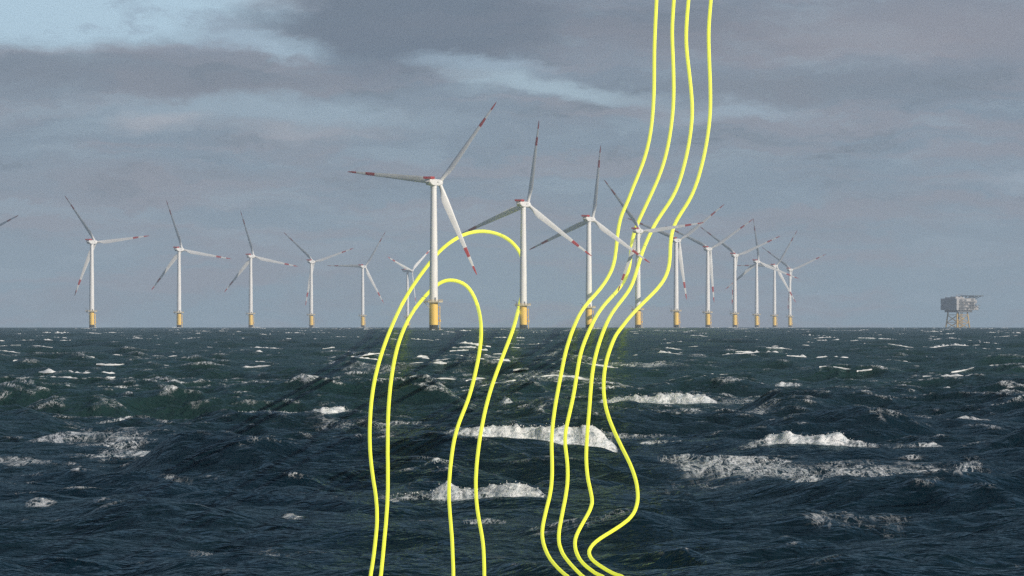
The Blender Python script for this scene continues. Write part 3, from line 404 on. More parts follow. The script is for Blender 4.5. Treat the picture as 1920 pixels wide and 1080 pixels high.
for pts, lab in zip(FLOW, FLOW_LABELS):
    P = np.array(pts, float); n = 10
    C = P[:, :3]; T = np.gradient(C, axis=0); 
    bm = bmesh.new(); rings = []
    for c, t, r in zip(C, T, P[:, 3]):
        t = Vector(t).normalized()
        u = t.cross(Vector((.23, -.35, .91))).normalized() if abs(t.dot(Vector((.23, -.35, .91)))) < .97 else t.cross(Vector((1, 0, 0))).normalized()
        w = t.cross(u)
        rings.append([bm.verts.new(Vector(c) + (u*math.cos(a)+w*math.sin(a))*r) for a in [2*math.pi*i/n for i in range(n)]])
    for a, b in zip(rings[:-1], rings[1:]):
        # join by nearest start so the tube never twists
        s = min(range(n), key=lambda q: sum((a[i].co-b[(i+q) % n].co).length for i in range(0, n, 3)))
        for i in range(n): bm.faces.new((a[i], a[(i+1) % n], b[(i+1+s) % n], b[(i+s) % n]))
    bm.faces.new(rings[0]); bm.faces.new(rings[-1])
    tag(obj('flow_line', bm, ym, None, True), lab, 'yellow line', 'yellow flow lines')

# ------------------------------------------------------------------ sea
def lattice(x, y, seed):
    """smooth value noise"""
    xi = np.floor(x).astype(np.int64); yi = np.floor(y).astype(np.int64)
    fx = x-xi; fy = y-yi
    fx = fx*fx*(3-2*fx); fy = fy*fy*(3-2*fy)
    def h(a, b):
        v = (a*374761393 + b*668265263 + seed*974634541) & 0xffffffff
        v = ((v ^ (v >> 13))*1274126177) & 0xffffffff
        return ((v ^ (v >> 16)) & 0xffff)/65535.
    return (h(xi, yi)*(1-fx)+h(xi+1, yi)*fx)*(1-fy) + (h(xi, yi+1)*(1-fx)+h(xi+1, yi+1)*fx)*fy
def fbm(x, y, seed, octs=4):
    v = 0; a = .5; s = 0
    for o in range(octs):
        v = v + a*lattice(x*2**o, y*2**o, seed+o*17); s += a; a *= .55
    return v/s

def sst(v, a, b):
    t = np.clip((v-a)/(b-a), 0, 1); return t*t*(3-2*t)

# waves: directions they travel in (towards the camera, spread more for short waves)
NW = 84
lam = np.geomspace(62, .9, NW)*rng.uniform(.94, 1.06, NW)
spread = np.interp(np.log(lam), np.log([.9, 8, 30, 62]), [70, 46, 24, 12])
ang = np.radians(rng.normal(0, 1, NW)*spread + 12)
kx = -np.sin(ang)*2*np.pi/lam; ky = -np.cos(ang)*2*np.pi/lam
amp = .0043*lam*np.interp(np.log(lam), np.log([.9, 2, 5, 12, 25, 45, 62]), [1.25, 1.75, 1.85, 1.55, 1.0, .62, .35])
ph = rng.uniform(0, 2*np.pi, NW)

# breaking crests that the photograph shows: x from..to, distance, base height, height along the crest, depth of foam trail
BREAK = [
    # (x0, x1, distance at x0, at x1, base height, [(t, h)...], foam trail)
    (-2.95, 4.1, 215, 214, (.46, -.02), [(0, .06), (.1, .30), (.25, .34), (.38, .62), (.5, .56), (.62, .70), (.70, .80), (.78, .80), (.85, .95), (.92, .70), (.97, .34), (1, .05)], 4.5),
    (-3.7, .95, 154, 153, .0, [(0, .03), (.12, .13), (.28, .20), (.40, .42), (.55, .30), (.66, .36), (.8, .44), (.93, .32), (1, .04)], 2.5),
    (4.9, 11.7, 320, 318, .1, [(0, .08), (.12, .34), (.3, .50), (.42, .36), (.55, .62), (.7, .70), (.88, .5), (1, .06)], 5.),
    (8.6, 13.8, 210, 210, (.28, .06), [(0, .04), (.16, .24), (.34, .44), (.5, .36), (.7, .58), (.8, .3), (1, .05)], 3.),
    (-17.9, -15.5, 377, 375, .1, [(0, .05), (.3, .5), (.7, .34), (.9, .5), (1, .05)], 4.),
    (-14.2, -8.0, 284, 288, .05, [(0, .10), (.3, .13), (.58, .12), (.72, .34), (.85, .34), (1, .05)], 3.),
    (20.4, 22.6, 262, 262, .1, [(0, .05), (.4, .24), (.7, .22), (1, .03)], 3.),
    (-12.6, -11.8, 145, 145, .05, [(0, .04), (.5, .20), (1, .03)], 1.5),
    (-5.85, -5.3, 142, 142, .0, [(0, .04), (.5, .13), (1, .03)], 1.2),
    (-1.3, -.15, 141, 141, .0, [(0, .03), (.6, .09), (1, .03)], 1.0),
    (-.7, .2, 313, 313, .1, [(0, .1), (.4, .46), (1, .06)], 2.),
    (18.8, 21.0, 404, 404, .1, [(0, .05), (.3, .35), (.6, .25), (1, .05)], 4.),
    (4.6, 6.7, 222, 222, .05, [(0, .04), (.5, .12), (1, .03)], 1.5),
    (3.9, 4.9, 155, 154, .0, [(0, .03), (.6, .12), (1, .03)], 1.2),
    (14.0, 19.0, 340, 342, .05, [(0, .06), (.4, .22), (.6, .1), (.8, .24), (1, .03)], 3.),
    (13.8, 16.2, 209, 211, .05, [(0, .06), (.4, .09), (.9, .16), (1, .03)], 1.5),
    (-19.4, -16.6, 262, 266, .05, [(0, .05), (.4, .22), (1, .05)], 3.),
]
# flat lace of old foam: x, y, rx, ry, strength
PATCH = [
    (-17.5, 231, 3.0, 8, .58), (-14.6, 213, 3.2, 6, .58), (-18.2, 206, 2.2, 6, .50), (-12.2, 222, 2.0, 5, .46), (-16.0, 222, 1.6, 4, .42), (8.2, 182, 2.1, 14, .62), (9.0, 165, 1.4, 7, .5), (13.2, 176, 2.9, 14, .58), (10.9, 178, 2.8, 12, .55), (7.2, 186, 2.2, 9, .52), (10.2, 162, 1.5, 6, .42),
    (-8.3, 178, 1.6, 8, .42), (-10.2, 175, 1.5, 9, .4), (-9.9, 118, 1.1, 4, .42), (-12.8, 122, 1.6, 5, .40), (-6.9, 112, 1.0, 2.5, .55), (12, 118, 1.6, 4, .32),  (8.4, 135, 2.0, 4, .30),
    (4.4, 238, 4.5, 10, .4), (-6, 128, 2, 5, .3), (6, 120, 3, 3, .32), (15, 330, 5, 14, .42), (-7, 255, 5, 12, .36), (3, 420, 8, 24, .36), (26, 380, 5, 20, .42),
    (-12, 520, 9, 30, .42), (12, 560, 10, 40, .4), (30, 520, 9, 34, .42), (-40, 620, 10, 40, .4), (0, 700, 14, 40, .38), (10, 300, 5, 14, .36),
]

# gentler water in the lee of the breakers: x, y, rx, ry, rise away from the viewer
LEE = [(-16.2, 214, 5.0, 42, .022), (10.5, 174, 5.2, 26, .020), (-14, 160, 4, 16, .012)]

def spacing(d):
    s = np.interp(d, [60, 100, 200, 420, 700, 1500, 4000, 12000], [.12, .14, .2, .45, 1.1, 3.2, 11, 40])
    for b in BREAK:
        if min(b[2], b[3])-1.6 < d < max(b[2], b[3])+2.2: s = min(s, .00045*b[2])
    return s
rows = [-60, -20, 0, 20, 40, 55, 65, 72, 78, 82, 85, 87, 88.5]
d = 89.5
while d < 11600:
    rows.append(d); d += spacing(d)
rows = np.array(rows)
NU = 780
u = np.linspace(-1, 1, NU)
wing = np.array([1.012, 1.03, 1.06, 1.12, 1.25, 1.5, 2, 3, 5, 8, 12])
u = np.concatenate([-wing[::-1], u, wing])
cutr = np.gradient(rows)
halfw = np.maximum(.1*rows, 0) + 9 + np.where(rows < 60, 8, 0)
NR, NC = len(rows), len(u)
print('sea grid', NR, NC, NR*NC)
PX = np.empty((NR, NC), np.float32); PY = np.empty((NR, NC), np.float32); PZ = np.empty((NR, NC), np.float32); FO = np.zeros((NR, NC), np.float32)
cdu = 2/(NU-1)
for r0 in range(0, NR, 128):
    sl = slice(r0, min(NR, r0+128))
    yy = rows[sl][:, None]; xx = halfw[sl][:, None]*u[None, :]
    yy = np.broadcast_to(yy, xx.shape)
    fade = np.clip(1.15 - (np.abs(u)-1)*1.2, .0, 1)[None, :]
    res = np.maximum(cutr[sl].min(), halfw[sl].max()*cdu*1.2)
    zl = np.zeros_like(xx); zs = np.zeros_like(xx); dx = np.zeros_like(xx); dy = np.zeros_like(xx); st = np.zeros_like(xx)
    # gustiness: groups of higher and lower waves
    grp = .62 + .76*fbm(xx/46+5, yy/70+9, 3, 2)
    for i in range(NW):
        w = np.clip((lam[i]/res - 2.6)/2.5, 0, 1)
        if w <= 0: continue
        k = math.hypot(kx[i], ky[i])
        th = kx[i]*xx + ky[i]*yy + ph[i]
        c = np.cos(th); s = np.sin(th)
        a = amp[i]*w
        if lam[i] > 7: zl += a*c
        else: zs += a*c
        dx -= kx[i]/k*a*s*1.1; dy -= ky[i]/k*a*s*1.1
        st += a*k*c
    zl *= grp*fade; zs *= grp*fade; dx *= grp*fade; dy *= grp*fade; st *= grp
    foam = np.maximum(.8*sst(st, .55, 1.0), .40*sst(st, .16, .6)*np.clip(.62+(yy-180)/500, .62, 1))*np.clip(1-(yy-200)/5000, .2, 1)
    # old foam lace
    for (cx, cy, rx, ry, sgt) in PATCH:
        if cy+2*ry < rows[sl][0] or cy-2*ry > rows[sl][-1]: continue
        q = ((xx-cx)/rx)**2 + ((yy-cy)/ry)**2
        wob = .35 + 1.4*fbm(xx/rx*2.6+cx, yy/ry*2.6+cy, 71, 4)
        foam = np.maximum(foam, min(sgt*1.06, .60)*(1-sst(np.sqrt(q)*wob, .25, 1.3)))
    for (cx, cy, rx, ry, up) in LEE:
        if cy+1.2*ry < rows[sl][0] or cy-1.2*ry > rows[sl][-1]: continue
        w = 1-sst(np.sqrt(((xx-cx)/rx)**2 + ((yy-cy)/ry)**2), .55, 1.1)
        zl = zl*(1-.86*w) + w*(up*(yy-cy)-.08); zs = zs*(1-.3*w)
    todo = []; keep = np.ones_like(xx); wsum = np.zeros_like(xx)
    for bi, (x0, x1, ya, yb, zb, prof, trail) in enumerate(BREAK):
        if max(ya, yb)+18 < rows[sl][0] or min(ya, yb)-32 > rows[sl][-1]: continue
        L = x1-x0
        t = (xx-x0)/L
        by = ya + (yb-ya)*np.clip(t, -.1, 1.1)
        wig = (fbm(xx*.9/max(1, L/5)+bi*7, xx*0+bi, 31, 3)-.5)*1.2
        dyb = yy - (by + wig)
        env = sst(xx, x0-3.5, x0-.1)*sst(-xx, -x1-3.5, -x1-.1)     # where the built crest replaces the long waves
        w = env*sst(dyb, -27, -10)*(1-sst(dyb, 6, 17))
        todo.append((bi, t, dyb, w))
        keep = keep*(1-w); wsum = wsum + w
    zl = zl*keep; dx = dx*(.1+.9*keep); dy = dy*(.1+.9*keep)
    foam = np.where(keep < .7, np.minimum(foam, .40), foam)
    for bi, t, dyb, w in todo:
        x0, x1, ya, yb, zb, prof, trail = BREAK[bi]
        h = np.interp(t, [p[0] for p in prof], [p[1] for p in prof])*(.9 if bi in (1, 3) else 1)
        h = h*(t > -.02)*(t < 1.02)
        edge = fbm(xx*1.7+bi*3, xx*0+.3, 37, 3)
        h = h*(.62+.62*edge) + np.clip(h*4, 0, 1)*(fbm(xx*5.5, xx*0+bi, 53, 2)-.5)*.16
        front = sst(dyb, -.55-.25*h, .05)
        back = np.exp(-np.clip(dyb, 0, None)/(2.2+2*h))
        zb_ = zb if not isinstance(zb, tuple) else zb[0] + (zb[1]-zb[0])*np.clip(t, 0, 1)
        ramp = zb_ + .22*np.exp(-(dyb/4.5)**2) - .42*np.exp(-((dyb+12)/7)**2)
        hb = np.where(dyb < 0.05, front, back)
        lump = (fbm(xx*2.6, yy*1.6+bi, 41, 3)-.5)*.30*np.clip(h*2.2, 0, 1)*(dyb > -.9)*(dyb < 1.4)*front
        zl = zl + (ramp/np.maximum(1, wsum) + h*hb + lump)*w
        core = w*sst(dyb, -2.5, -.6)*(1-sst(dyb, 1.5, 4))
        zs = zs*(1-.8*core)
        f_ = np.clip(.25+h*2.6, 0, 1)*(h > .02)*sst(dyb + (fbm(xx*1.4, xx*0+bi*3, 61, 3)-.5)*.9, -1.0-.3*h, -.55)*(1-sst(dyb, .15*trail, trail))*.93
        tailt = np.clip(h*5, 0, 1)*(1-sst(dyb, 0, trail*2.2))*(dyb > -.2)*.5
        foam = np.maximum(foam, np.maximum(f_, tailt))
    zz = zl + zs
    X_, Y_ = xx+dx, yy+dy
    PX[sl], PY[sl] = X_, Y_
    PZ[sl] = zz + drop(xx, yy)
    FO[sl] = foam
nv = NR*NC
co = np.stack([PX, PY, PZ], -1).reshape(-1).astype(np.float32)
idx = np.arange(nv, dtype=np.int32).reshape(NR, NC)
quads = np.stack([idx[:-1, :-1], idx[:-1, 1:], idx[1:, 1:], idx[1:, :-1]], -1).reshape(-1)
me = bpy.data.meshes.new('sea')
nf = len(quads)//4
me.vertices.add(nv); me.vertices.foreach_set('co', co)
me.loops.add(nf*4); me.loops.foreach_set('vertex_index', quads.astype(np.int32))
me.polygons.add(nf); me.polygons.foreach_set('loop_start', np.arange(0, nf*4, 4, dtype=np.int32))
me.polygons.foreach_set('use_smooth', np.ones(nf, bool))
me.update()
at = me.attributes.new('foam', 'FLOAT', 'POINT'); at.data.foreach_set('value', FO.reshape(-1))

wm = bpy.data.materials.new('sea_water'); wm.use_nodes = True
k = N(wm.node_tree); b = wm.node_tree.nodes['Principled BSDF']; lk = wm.node_tree.links
tc = k.new('ShaderNodeTexCoord').outputs['Object']
fa = k.new('ShaderNodeAttribute', attribute_name='foam').outputs['Fac']
# foam: a churned solid core, and old foam drawn out into a lace of thin threads
v2 = k.vmath('MULTIPLY', tc, (.8, .12, .9))
def threads(scale, seed, wide):
    n = k.noise(k.vmath('ADD', v2, (seed, seed*1.7, 0)), scale, 4, .6, 1.1)
    d = k.math('ABSOLUTE', k.math('SUBTRACT', n, .5))
    return k.smooth(d, 0, k.math('MULTIPLY', fa, wide), 1, 0)
n2 = k.noise(v2, 4.5, 5, .68, .4)
nb = k.noise(k.vmath('MULTIPLY', tc, (.5, .16, .3)), 1.0, 4, .62)
solid = k.smooth(k.math('MULTIPLY_ADD', k.math('SUBTRACT', n2, .5), 1.1, fa), .70, .92)
lace = k.math('MAXIMUM', threads(.8, 3.1, .07), k.math('MULTIPLY', threads(2.1, 8.3, .085), .85))
lace = k.math('MAXIMUM', lace, k.math('MULTIPLY', threads(5.0, 1.3, .10), .6))
lace = k.math('MULTIPLY', lace, k.smooth(k.math('MULTIPLY_ADD', fa, .45, nb), .54, .76))
lace = k.math('MULTIPLY', lace, k.smooth(fa, .05, .35))
fm = k.math('MAXIMUM', solid, lace)
pos = k.new('ShaderNodeSeparateXYZ'); lk.new(tc, pos.inputs[0])
# cloud shade painted as colour: dark blue near, sunlit green beyond a ragged edge
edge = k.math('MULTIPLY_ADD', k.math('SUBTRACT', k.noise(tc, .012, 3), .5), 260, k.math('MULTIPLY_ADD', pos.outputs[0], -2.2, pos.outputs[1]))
sunlit_far = k.smooth(edge, 190, 420)
wat = k.mix(sunlit_far, (.0030, .0125, .0205), (.015, .040, .036))
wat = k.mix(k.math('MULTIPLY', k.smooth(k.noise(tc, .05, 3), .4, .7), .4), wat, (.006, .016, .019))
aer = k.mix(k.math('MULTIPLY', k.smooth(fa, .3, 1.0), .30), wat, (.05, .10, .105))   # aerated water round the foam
wm.node_tree.nodes.remove(b)
# ripples
r0 = k.noise(k.vmath('MULTIPLY', tc, (.45, 1.0, .6)), .28, 3, .5, .2)
r1 = k.noise(k.vmath('MULTIPLY', tc, (.62, 1.0, .6)), .8, 4, .60, .2)
r1 = k.math('SUBTRACT', 1.0, k.math('MULTIPLY', k.math('ABSOLUTE', k.math('SUBTRACT', r1, .5)), 2.4))
r2 = k.noise(k.vmath('MULTIPLY', tc, (.7, 1.0, .6)), 3.0, 4, .62, .2)
rf = k.noise(tc, 4.2, 6, .70)
hgt = k.math('MULTIPLY_ADD', r1, .30, k.math('MULTIPLY', r2, .06))
hgt = k.math('MULTIPLY_ADD', r0, .55, hgt)
bp = k.new('ShaderNodeBump'); bp.inputs['Strength'].default_value = 1; bp.inputs['Distance'].default_value = 1.0
lk.new(hgt, bp.inputs['Height'])
bf = k.new('ShaderNodeBump'); bf.inputs['Strength'].default_value = 1; bf.inputs['Distance'].default_value = .16
lk.new(rf, bf.inputs['Height']); lk.new(bp.outputs[0], bf.inputs['Normal'])
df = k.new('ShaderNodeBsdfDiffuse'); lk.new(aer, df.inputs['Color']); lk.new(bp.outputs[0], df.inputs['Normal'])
gl = k.new('ShaderNodeBsdfGlossy'); gl.inputs['Roughness'].default_value = .13; lk.new(bp.outputs[0], gl.inputs['Normal'])
gl.inputs['Color'].default_value = (.70, .93, 1, 1)
fr = k.new('ShaderNodeFresnel'); fr.inputs['IOR'].default_value = 1.333; lk.new(bp.outputs[0], fr.inputs['Normal'])
mx = k.new('ShaderNodeMixShader'); k.put(mx.inputs[0], k.math('MULTIPLY', fr.outputs[0], FRES)); lk.new(df.outputs[0], mx.inputs[1]); lk.new(gl.outputs[0], mx.inputs[2])
froth = k.noise(k.vmath('MULTIPLY', tc, (1, .6, 1.4)), 3.4, 7, .72, .6)
ff = k.new('ShaderNodeBsdfDiffuse'); k.put(ff.inputs['Color'], k.mix(k.smooth(froth, .36, .56), (.42, .49, .53), (.85, .87, .88))); lk.new(bf.outputs[0], ff.inputs['Normal'])
mf = k.new('ShaderNodeMixShader'); k.put(mf.inputs[0], fm); lk.new(mx.outputs[0], mf.inputs[1]); lk.new(ff.outputs[0], mf.inputs[2])
lk.new(mf.outputs[0], [n for n in wm.node_tree.nodes if n.type == 'OUTPUT_MATERIAL'][0].inputs['Surface'])
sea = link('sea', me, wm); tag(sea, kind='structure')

# ------------------------------------------------------------------ whitecaps too many to count
fmw = bpy.data.materials.new('whitecap_foam'); fmw.use_nodes = True
k = N(fmw.node_tree); b = fmw.node_tree.nodes['Principled BSDF']
tc = k.new('ShaderNodeTexCoord').outputs['Object']
k.put(b.inputs['Base Color'], k.mix(k.smooth(k.noise(tc, 2.5, 5, .65), .3, .65), (.50, .54, .56), (.86, .86, .85)))
b.inputs['Roughness'].default_value = .9; b.inputs['Specular IOR Level'].default_value = .1

def sea_z(x, y):
    r = int(np.clip(np.searchsorted(rows, y)-1, 0, NR-2))
    c = int(np.clip((x/halfw[r]+1)/cdu + len(wing), 0, NC-1))
    r2 = slice(max(0, r-2), r+3)
    return float(PZ[r, c])
verts, faces = [], []
def whitecap(x, y, L, H, tilt):
    n = min(40, max(8, int(L/.22)))
    base = len(verts)
    sd = random.randrange(9999); lp = fbm(np.arange(n)*random.uniform(.22, .5), np.zeros(n)+.4, sd, 3); gap = [max(.05, (v-.28)*2.1) for v in lp]
    hs = [gap[i]*max(.03, H*(.55+.7*random.random())*math.sin(math.pi*(.04+.92*i/(n-1)))**.7) for i in range(n)]
    wob = random.uniform(-1, 1); path = np.cumsum(np.random.default_rng(sd).normal(0, .045, n))
    zs_ = [sea_z(x+(i/(n-1)-.5)*L, y+tilt*(i/(n-1)-.5)*L) for i in range(n)]
    if max(zs_)-min(zs_) > .12*L+.15: return
    zs_ = np.convolve(np.pad(zs_, 4, 'edge'), np.ones(9)/9, 'valid')
    for i in range(n):
        t = i/(n-1)-.5
        px = x + t*L; py = y + wob*t*t*L*.4 + tilt*t*L + path[i]
        z = zs_[i] - .06
        hh = hs[i]
        for (oy, oz) in ((-.55*H-.3*hh, -.1), (-.3*hh-.12, .55*hh), (0, hh), (.7*H+.3, .25*hh), (1.5*H+.8, -.12)):
            verts.append((px, py+oy, z+oz))
    for i in range(n-1):
        for j in range(4):
            a = base+i*5+j; faces.append((a, a+5, a+6, a+1))
cnt = 0
while cnt < 3600:
    q = random.random()
    y = 380*(5600/380)**(q**.72)
    x = random.uniform(-1, 1)*(.096*y+4)
    # only near the tops of waves
    r = int(np.searchsorted(rows, y)); c = int((x/halfw[min(r, NR-1)]+1)/cdu + len(wing))
    if r >= NR-12 or c < 2 or c > NC-3: continue
    loc = PZ[max(0, r-10):r+10, c]
    if y < 2500 and PZ[r, c] < loc.mean()+.35*loc.std(): continue
    big = random.random()**3
    sc_ = .75+.25*min(1.6, y/1200); whitecap(x, y, (1.0+random.random()*2.4+7*big)*sc_, (.10+.16*random.random()+.42*big*random.random())*sc_, random.uniform(-.3, .3))
    cnt += 1
# spray flung off the big crests
for bi, (x0, x1, ya, yb, zb, prof, trail) in enumerate(BREAK[:6]):
    for _ in range(int(34*(x1-x0))):
        t = random.random()
        h = float(np.interp(t, [p[0] for p in prof], [p[1] for p in prof]))
        if random.random() > h*1.6: continue
        px = x0+t*(x1-x0); py = ya+t*(yb-ya) + random.uniform(-.5, 1.0)
        pz = sea_z(px, py) + abs(random.gauss(0, .07))*min(1, h*1.6)
        s = random.uniform(.008, .024)
        bb = len(verts)
        for o in ((s, 0, 0), (-s*.8, s, 0), (-s*.7, -s, 0), (0, 0, s*1.2), (0, 0, -s*1.2)): verts.append((px+o[0], py+o[1], pz+o[2]))
        for f in ((0, 1, 3), (1, 2, 3), (2, 0, 3), (1, 0, 4), (2, 1, 4), (0, 2, 4)): faces.append(tuple(bb+i for i in f))
# white water round the foot of each pile
for (x, y, *_r) in TURBINES:
    for j in range(3):
        whitecap(x+random.uniform(-6, 9), y-3.2-random.random()*3, 5+random.random()*7, .6+.8*random.random(), .1)
mw = bpy.data.meshes.new('whitecaps'); mw.from_pydata(verts, [], faces); mw.update()
for p in mw.polygons: p.use_smooth = True
wc = link('whitecaps', mw, fmw)
tag(wc, 'small white foam caps and spray scattered over the dark waves', 'foam', kind='stuff')

SUN_EL, SUN_AZ = R(22), R(50)         # azimuth: to the right of straight behind the camera
sdir = Vector((math.sin(SUN_AZ)*math.cos(SUN_EL), -math.cos(SUN_AZ)*math.cos(SUN_EL), math.sin(SUN_EL)))
# ------------------------------------------------------------------ haze: one even box of sea air
bm = bmesh.new(); box(bm, -2600, 2600, -60, 11550, -30, 165)
hm = bpy.data.materials.new('haze_air'); hm.use_nodes = True
nt = hm.node_tree
for n in list(nt.nodes):
    if n.type == 'BSDF_PRINCIPLED': nt.nodes.remove(n)
out = [n for n in nt.nodes if n.type == 'OUTPUT_MATERIAL'][0]
pv = nt.nodes.new('ShaderNodeVolumePrincipled')
pv.inputs['Color'].default_value = (.70, .84, 1, 1); pv.inputs['Density'].default_value = HAZE = 6.2e-5
nt.links.new(pv.outputs[0], out.inputs['Volume'])
haze = obj('haze', bm, hm); tag(haze, kind='stuff'); haze['label'] = 'thin blue sea haze over the water'; haze['category'] = 'haze'

# ------------------------------------------------------------------ sky
w = bpy.data.worlds.new('World'); sc.world = w; w.use_nodes = True
nt = w.node_tree; nt.nodes.clear(); k = N(nt)
sky = k.new('ShaderNodeTexSky', sky_type='NISHITA', sun_disc=False, sun_elevation=SUN_EL)
sky.sun_rotation = math.pi - SUN_AZ          # +y is north; behind the camera is south
sky.air_density = 1.0; sky.dust_density = .6
dirv = k.new('ShaderNodeTexCoord').outputs['Generated']
# directions in degrees: azimuth right of north, elevation
sx = k.new('ShaderNodeSeparateXYZ'); nt.links.new(dirv, sx.inputs[0])
X, Y, Z = sx.outputs
DEG = 57.29578
az = k.math('MULTIPLY', k.math('ARCTAN2', X, Y), DEG)
el = k.math('MULTIPLY', k.math('ARCSINE', Z), DEG)
ae = k.comb(az, k.math('MULTIPLY', el, 2.4), 0)
wn = k.new('ShaderNodeTexNoise', noise_dimensions='3D'); wn.inputs['Scale'].default_value = .8; wn.inputs['Detail'].default_value = 8; wn.inputs['Roughness'].default_value = .68
nt.links.new(ae, wn.inputs['Vector'])
ws = k.new('ShaderNodeSeparateXYZ'); nt.links.new(wn.outputs['Color'], ws.inputs[0])
azw = k.math('ADD', az, k.math('MULTIPLY', k.math('SUBTRACT', ws.outputs[0], .5), 1.7))
elw = k.math('ADD', el, k.math('MULTIPLY', k.math('SUBTRACT', ws.outputs[1], .5), .62))
def bank(a, e, ra, re, soft=.9, tilt=0.):
    """soft-edged bank of cloud or clear air centred on azimuth a, elevation e (degrees)"""
    da = k.math('SUBTRACT', azw, a); de = k.math('SUBTRACT', elw, e)
    if tilt: de = k.math('MULTIPLY_ADD', da, -tilt, de)
    q = k.math('SQRT', k.math('ADD', k.math('POWER', k.math('ABSOLUTE', k.math('MULTIPLY', da, 1/ra)), 2), k.math('POWER', k.math('ABSOLUTE', k.math('MULTIPLY', de, 1/re)), 2)))
    return k.smooth(q, 1-soft, 1+soft*.45, 1., 0.)
wa = k.comb(azw, k.math('MULTIPLY', elw, 2.4), 0)
nL = k.noise(wa, .55, 8, .62)          # broad cloud layers
nM = k.noise(k.comb(azw, k.math('MULTIPLY', elw, 4.2), 3.1), .75, 8, .66)
nS = k.noise(k.comb(k.math('MULTIPLY', azw, .35), k.math('MULTIPLY', elw, 4.0), 9.7), .9, 6, .58)   # long low bands
nF = k.noise(k.comb(az, el, 0), 95, 3, .75)  # fine mottling
# cloud grey-blue, paler near the horizon, darker overhead
hz = k.smooth(el, 0., 1.5)
c = k.mix(hz, (.186, .274, .352), (.174, .242, .320))
c = k.mix(k.smooth(el, 1.2, 3.2), c, (.160, .206, .275))
c = k.mix(k.smooth(el, 4, 26), c, (.088, .130, .185))
c = k.mix(k.math('MULTIPLY', k.smooth(nS, .45, .62), .65), c, (.232, .242, .298))
c = k.mix(k.math('MULTIPLY', k.smooth(nL, .46, .66), .5), c, (.205, .222, .275))
c = k.mix(k.math('MULTIPLY', k.smooth(nM, .50, .66), .55), c, (.230, .312, .392))
c = k.mix(k.math('MULTIPLY', k.math('MULTIPLY', k.smooth(nM, .47, .30), k.smooth(el, .3, 1.8)), .75), c, (.112, .152, .205))
def over(c, m, s, rgb): return k.mix(k.math('MULTIPLY', m, s), c, rgb)
GR0, GR1 = .78, 1.22
USE_DN = False
# clear blue gap high on the left, with its ragged lower edge
c = over(c, bank(-4.4, 3.2, 2.15, .46, .45, .03), .95, (.37, .52, .64))
c = over(c, bank(-2.5, 2.82, .95, .14, .6, -.10), .85, (.33, .46, .57))
c = over(c, k.math('MULTIPLY', k.smooth(nL, .50, .60), bank(-4.2, 3.0, 2.4, .5, .8)), .55, (.21, .27, .36))
# dark bank beside it
c = over(c, bank(-.9, 3.05, 1.75, .46, .4), .75, (.098, .132, .190))
c = over(c, bank(-1.3, 2.70, 1.0, .30, .6), .6, (.105, .142, .205))
c = over(c, bank(1.6, 2.95, 1.6, .3, .8), .45, (.125, .145, .195))
c = over(c, bank(-4.0, 2.50, 1.9, .26, .6), .5, (.140, .168, .222))
c = over(c, bank(-2.6, 2.42, 1.1, .16, .7), .4, (.130, .160, .215))
# pale wisp running down to the right
c = over(c, bank(-.3, 2.62, .8, .11, .8, -.06), .75, (.27, .37, .47))
c = over(c, bank(.55, 2.38, 1.2, .12, .8, -.12), .9, (.31, .42, .51))
c = over(c, bank(2.3, 2.15, .8, .09, .9, .1), .6, (.27, .36, .45))
# paler streak and sunlit pinkish puffs left of centre
c = over(c, bank(-2.9, 2.18, 1.7, .16, .9), .6, (.27, .365, .455))
c = over(c, bank(-3.65, 2.05, .55, .14, .95), .6, (.37, .38, .43))
c = over(c, bank(-2.1, 1.97, .8, .14, .95), .5, (.34, .37, .43))
c = over(c, bank(-1.6, 2.12, 1.3, .11, .9, -.08), .5, (.27, .37, .46))
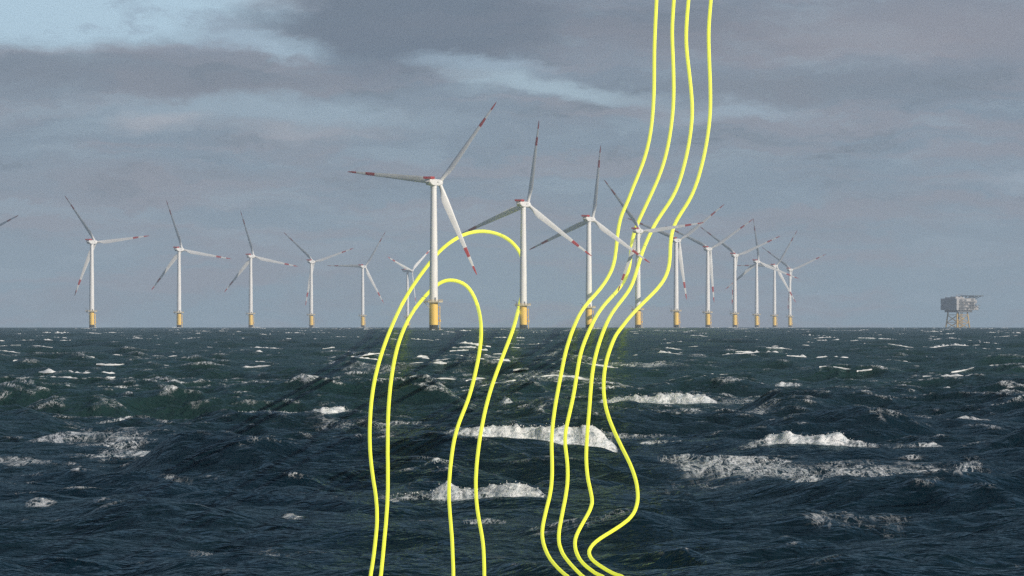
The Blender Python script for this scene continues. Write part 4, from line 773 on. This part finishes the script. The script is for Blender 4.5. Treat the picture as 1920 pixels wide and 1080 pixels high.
# lilac-grey upper right
c = over(c, bank(4.4, 2.95, 2.6, .42, .8), .6, (.240, .235, .280))
c = over(c, bank(3.3, 2.40, 2.4, .20, .8), .5, (.140, .170, .222))
c = over(c, bank(5.2, 1.45, .5, .12, .9), .55, (.28, .38, .47))
c = over(c, bank(-3.2, 1.50, 2.2, .14, .9), .4, (.225, .240, .295))
c = k.mix(1, c, k.comb(k.smooth(nF, .25, .75, GR0, GR1), k.smooth(nF, .25, .75, GR0, GR1), k.smooth(nF, .25, .75, GR0, GR1)), 'MULTIPLY')
bs = k.new('ShaderNodeBackground'); nt.links.new(sky.outputs[0], bs.inputs[0]); bs.inputs[1].default_value = .08
bc = k.new('ShaderNodeBackground'); nt.links.new(c, bc.inputs[0]); bc.inputs[1].default_value = 1.22
cover = k.math('MAXIMUM', k.smooth(el, 22, 9), k.smooth(k.noise(dirv, 3, 5), .40, .56))
cover = k.math('MULTIPLY', cover, .94)
ms = k.new('ShaderNodeMixShader'); k.put(ms.inputs[0], cover)
nt.links.new(bs.outputs[0], ms.inputs[1]); nt.links.new(bc.outputs[0], ms.inputs[2])
ow = k.new('ShaderNodeOutputWorld'); nt.links.new(ms.outputs[0], ow.inputs[0])
w.cycles.sampling_method = 'MANUAL'; w.cycles.sample_map_resolution = 1024

# ------------------------------------------------------------------ sun
sl_ = bpy.data.lights.new('sun', 'SUN'); sl_.energy = 4.2; sl_.angle = R(.53); sl_.color = (1, .90, .78)
so = bpy.data.objects.new('sun', sl_); col.objects.link(so)
so.rotation_euler = sdir.to_track_quat('Z', 'Y').to_euler(); so.location = (300, -200, 300)

# ------------------------------------------------------------------ camera: long lens from a ship's rail
cd = bpy.data.cameras.new('camera'); cam = bpy.data.objects.new('camera', cd); col.objects.link(cam)
cam.location = (0, 0, 5)
cd.sensor_width = 36; cd.lens = 36*10480/1920
cam.rotation_euler = (R(90)+math.atan(61/10480), 0, 0)
cd.clip_start = 5; cd.clip_end = 60000
sc.camera = cam
sc.view_settings.view_transform = 'Standard'; sc.view_settings.look = 'None'
sc.view_settings.exposure = 0; sc.view_settings.gamma = 1
sc.cycles.max_bounces = 5; sc.cycles.volume_bounces = 0; sc.cycles.use_denoising = USE_DN
sc.cycles.volume_step_rate = 10
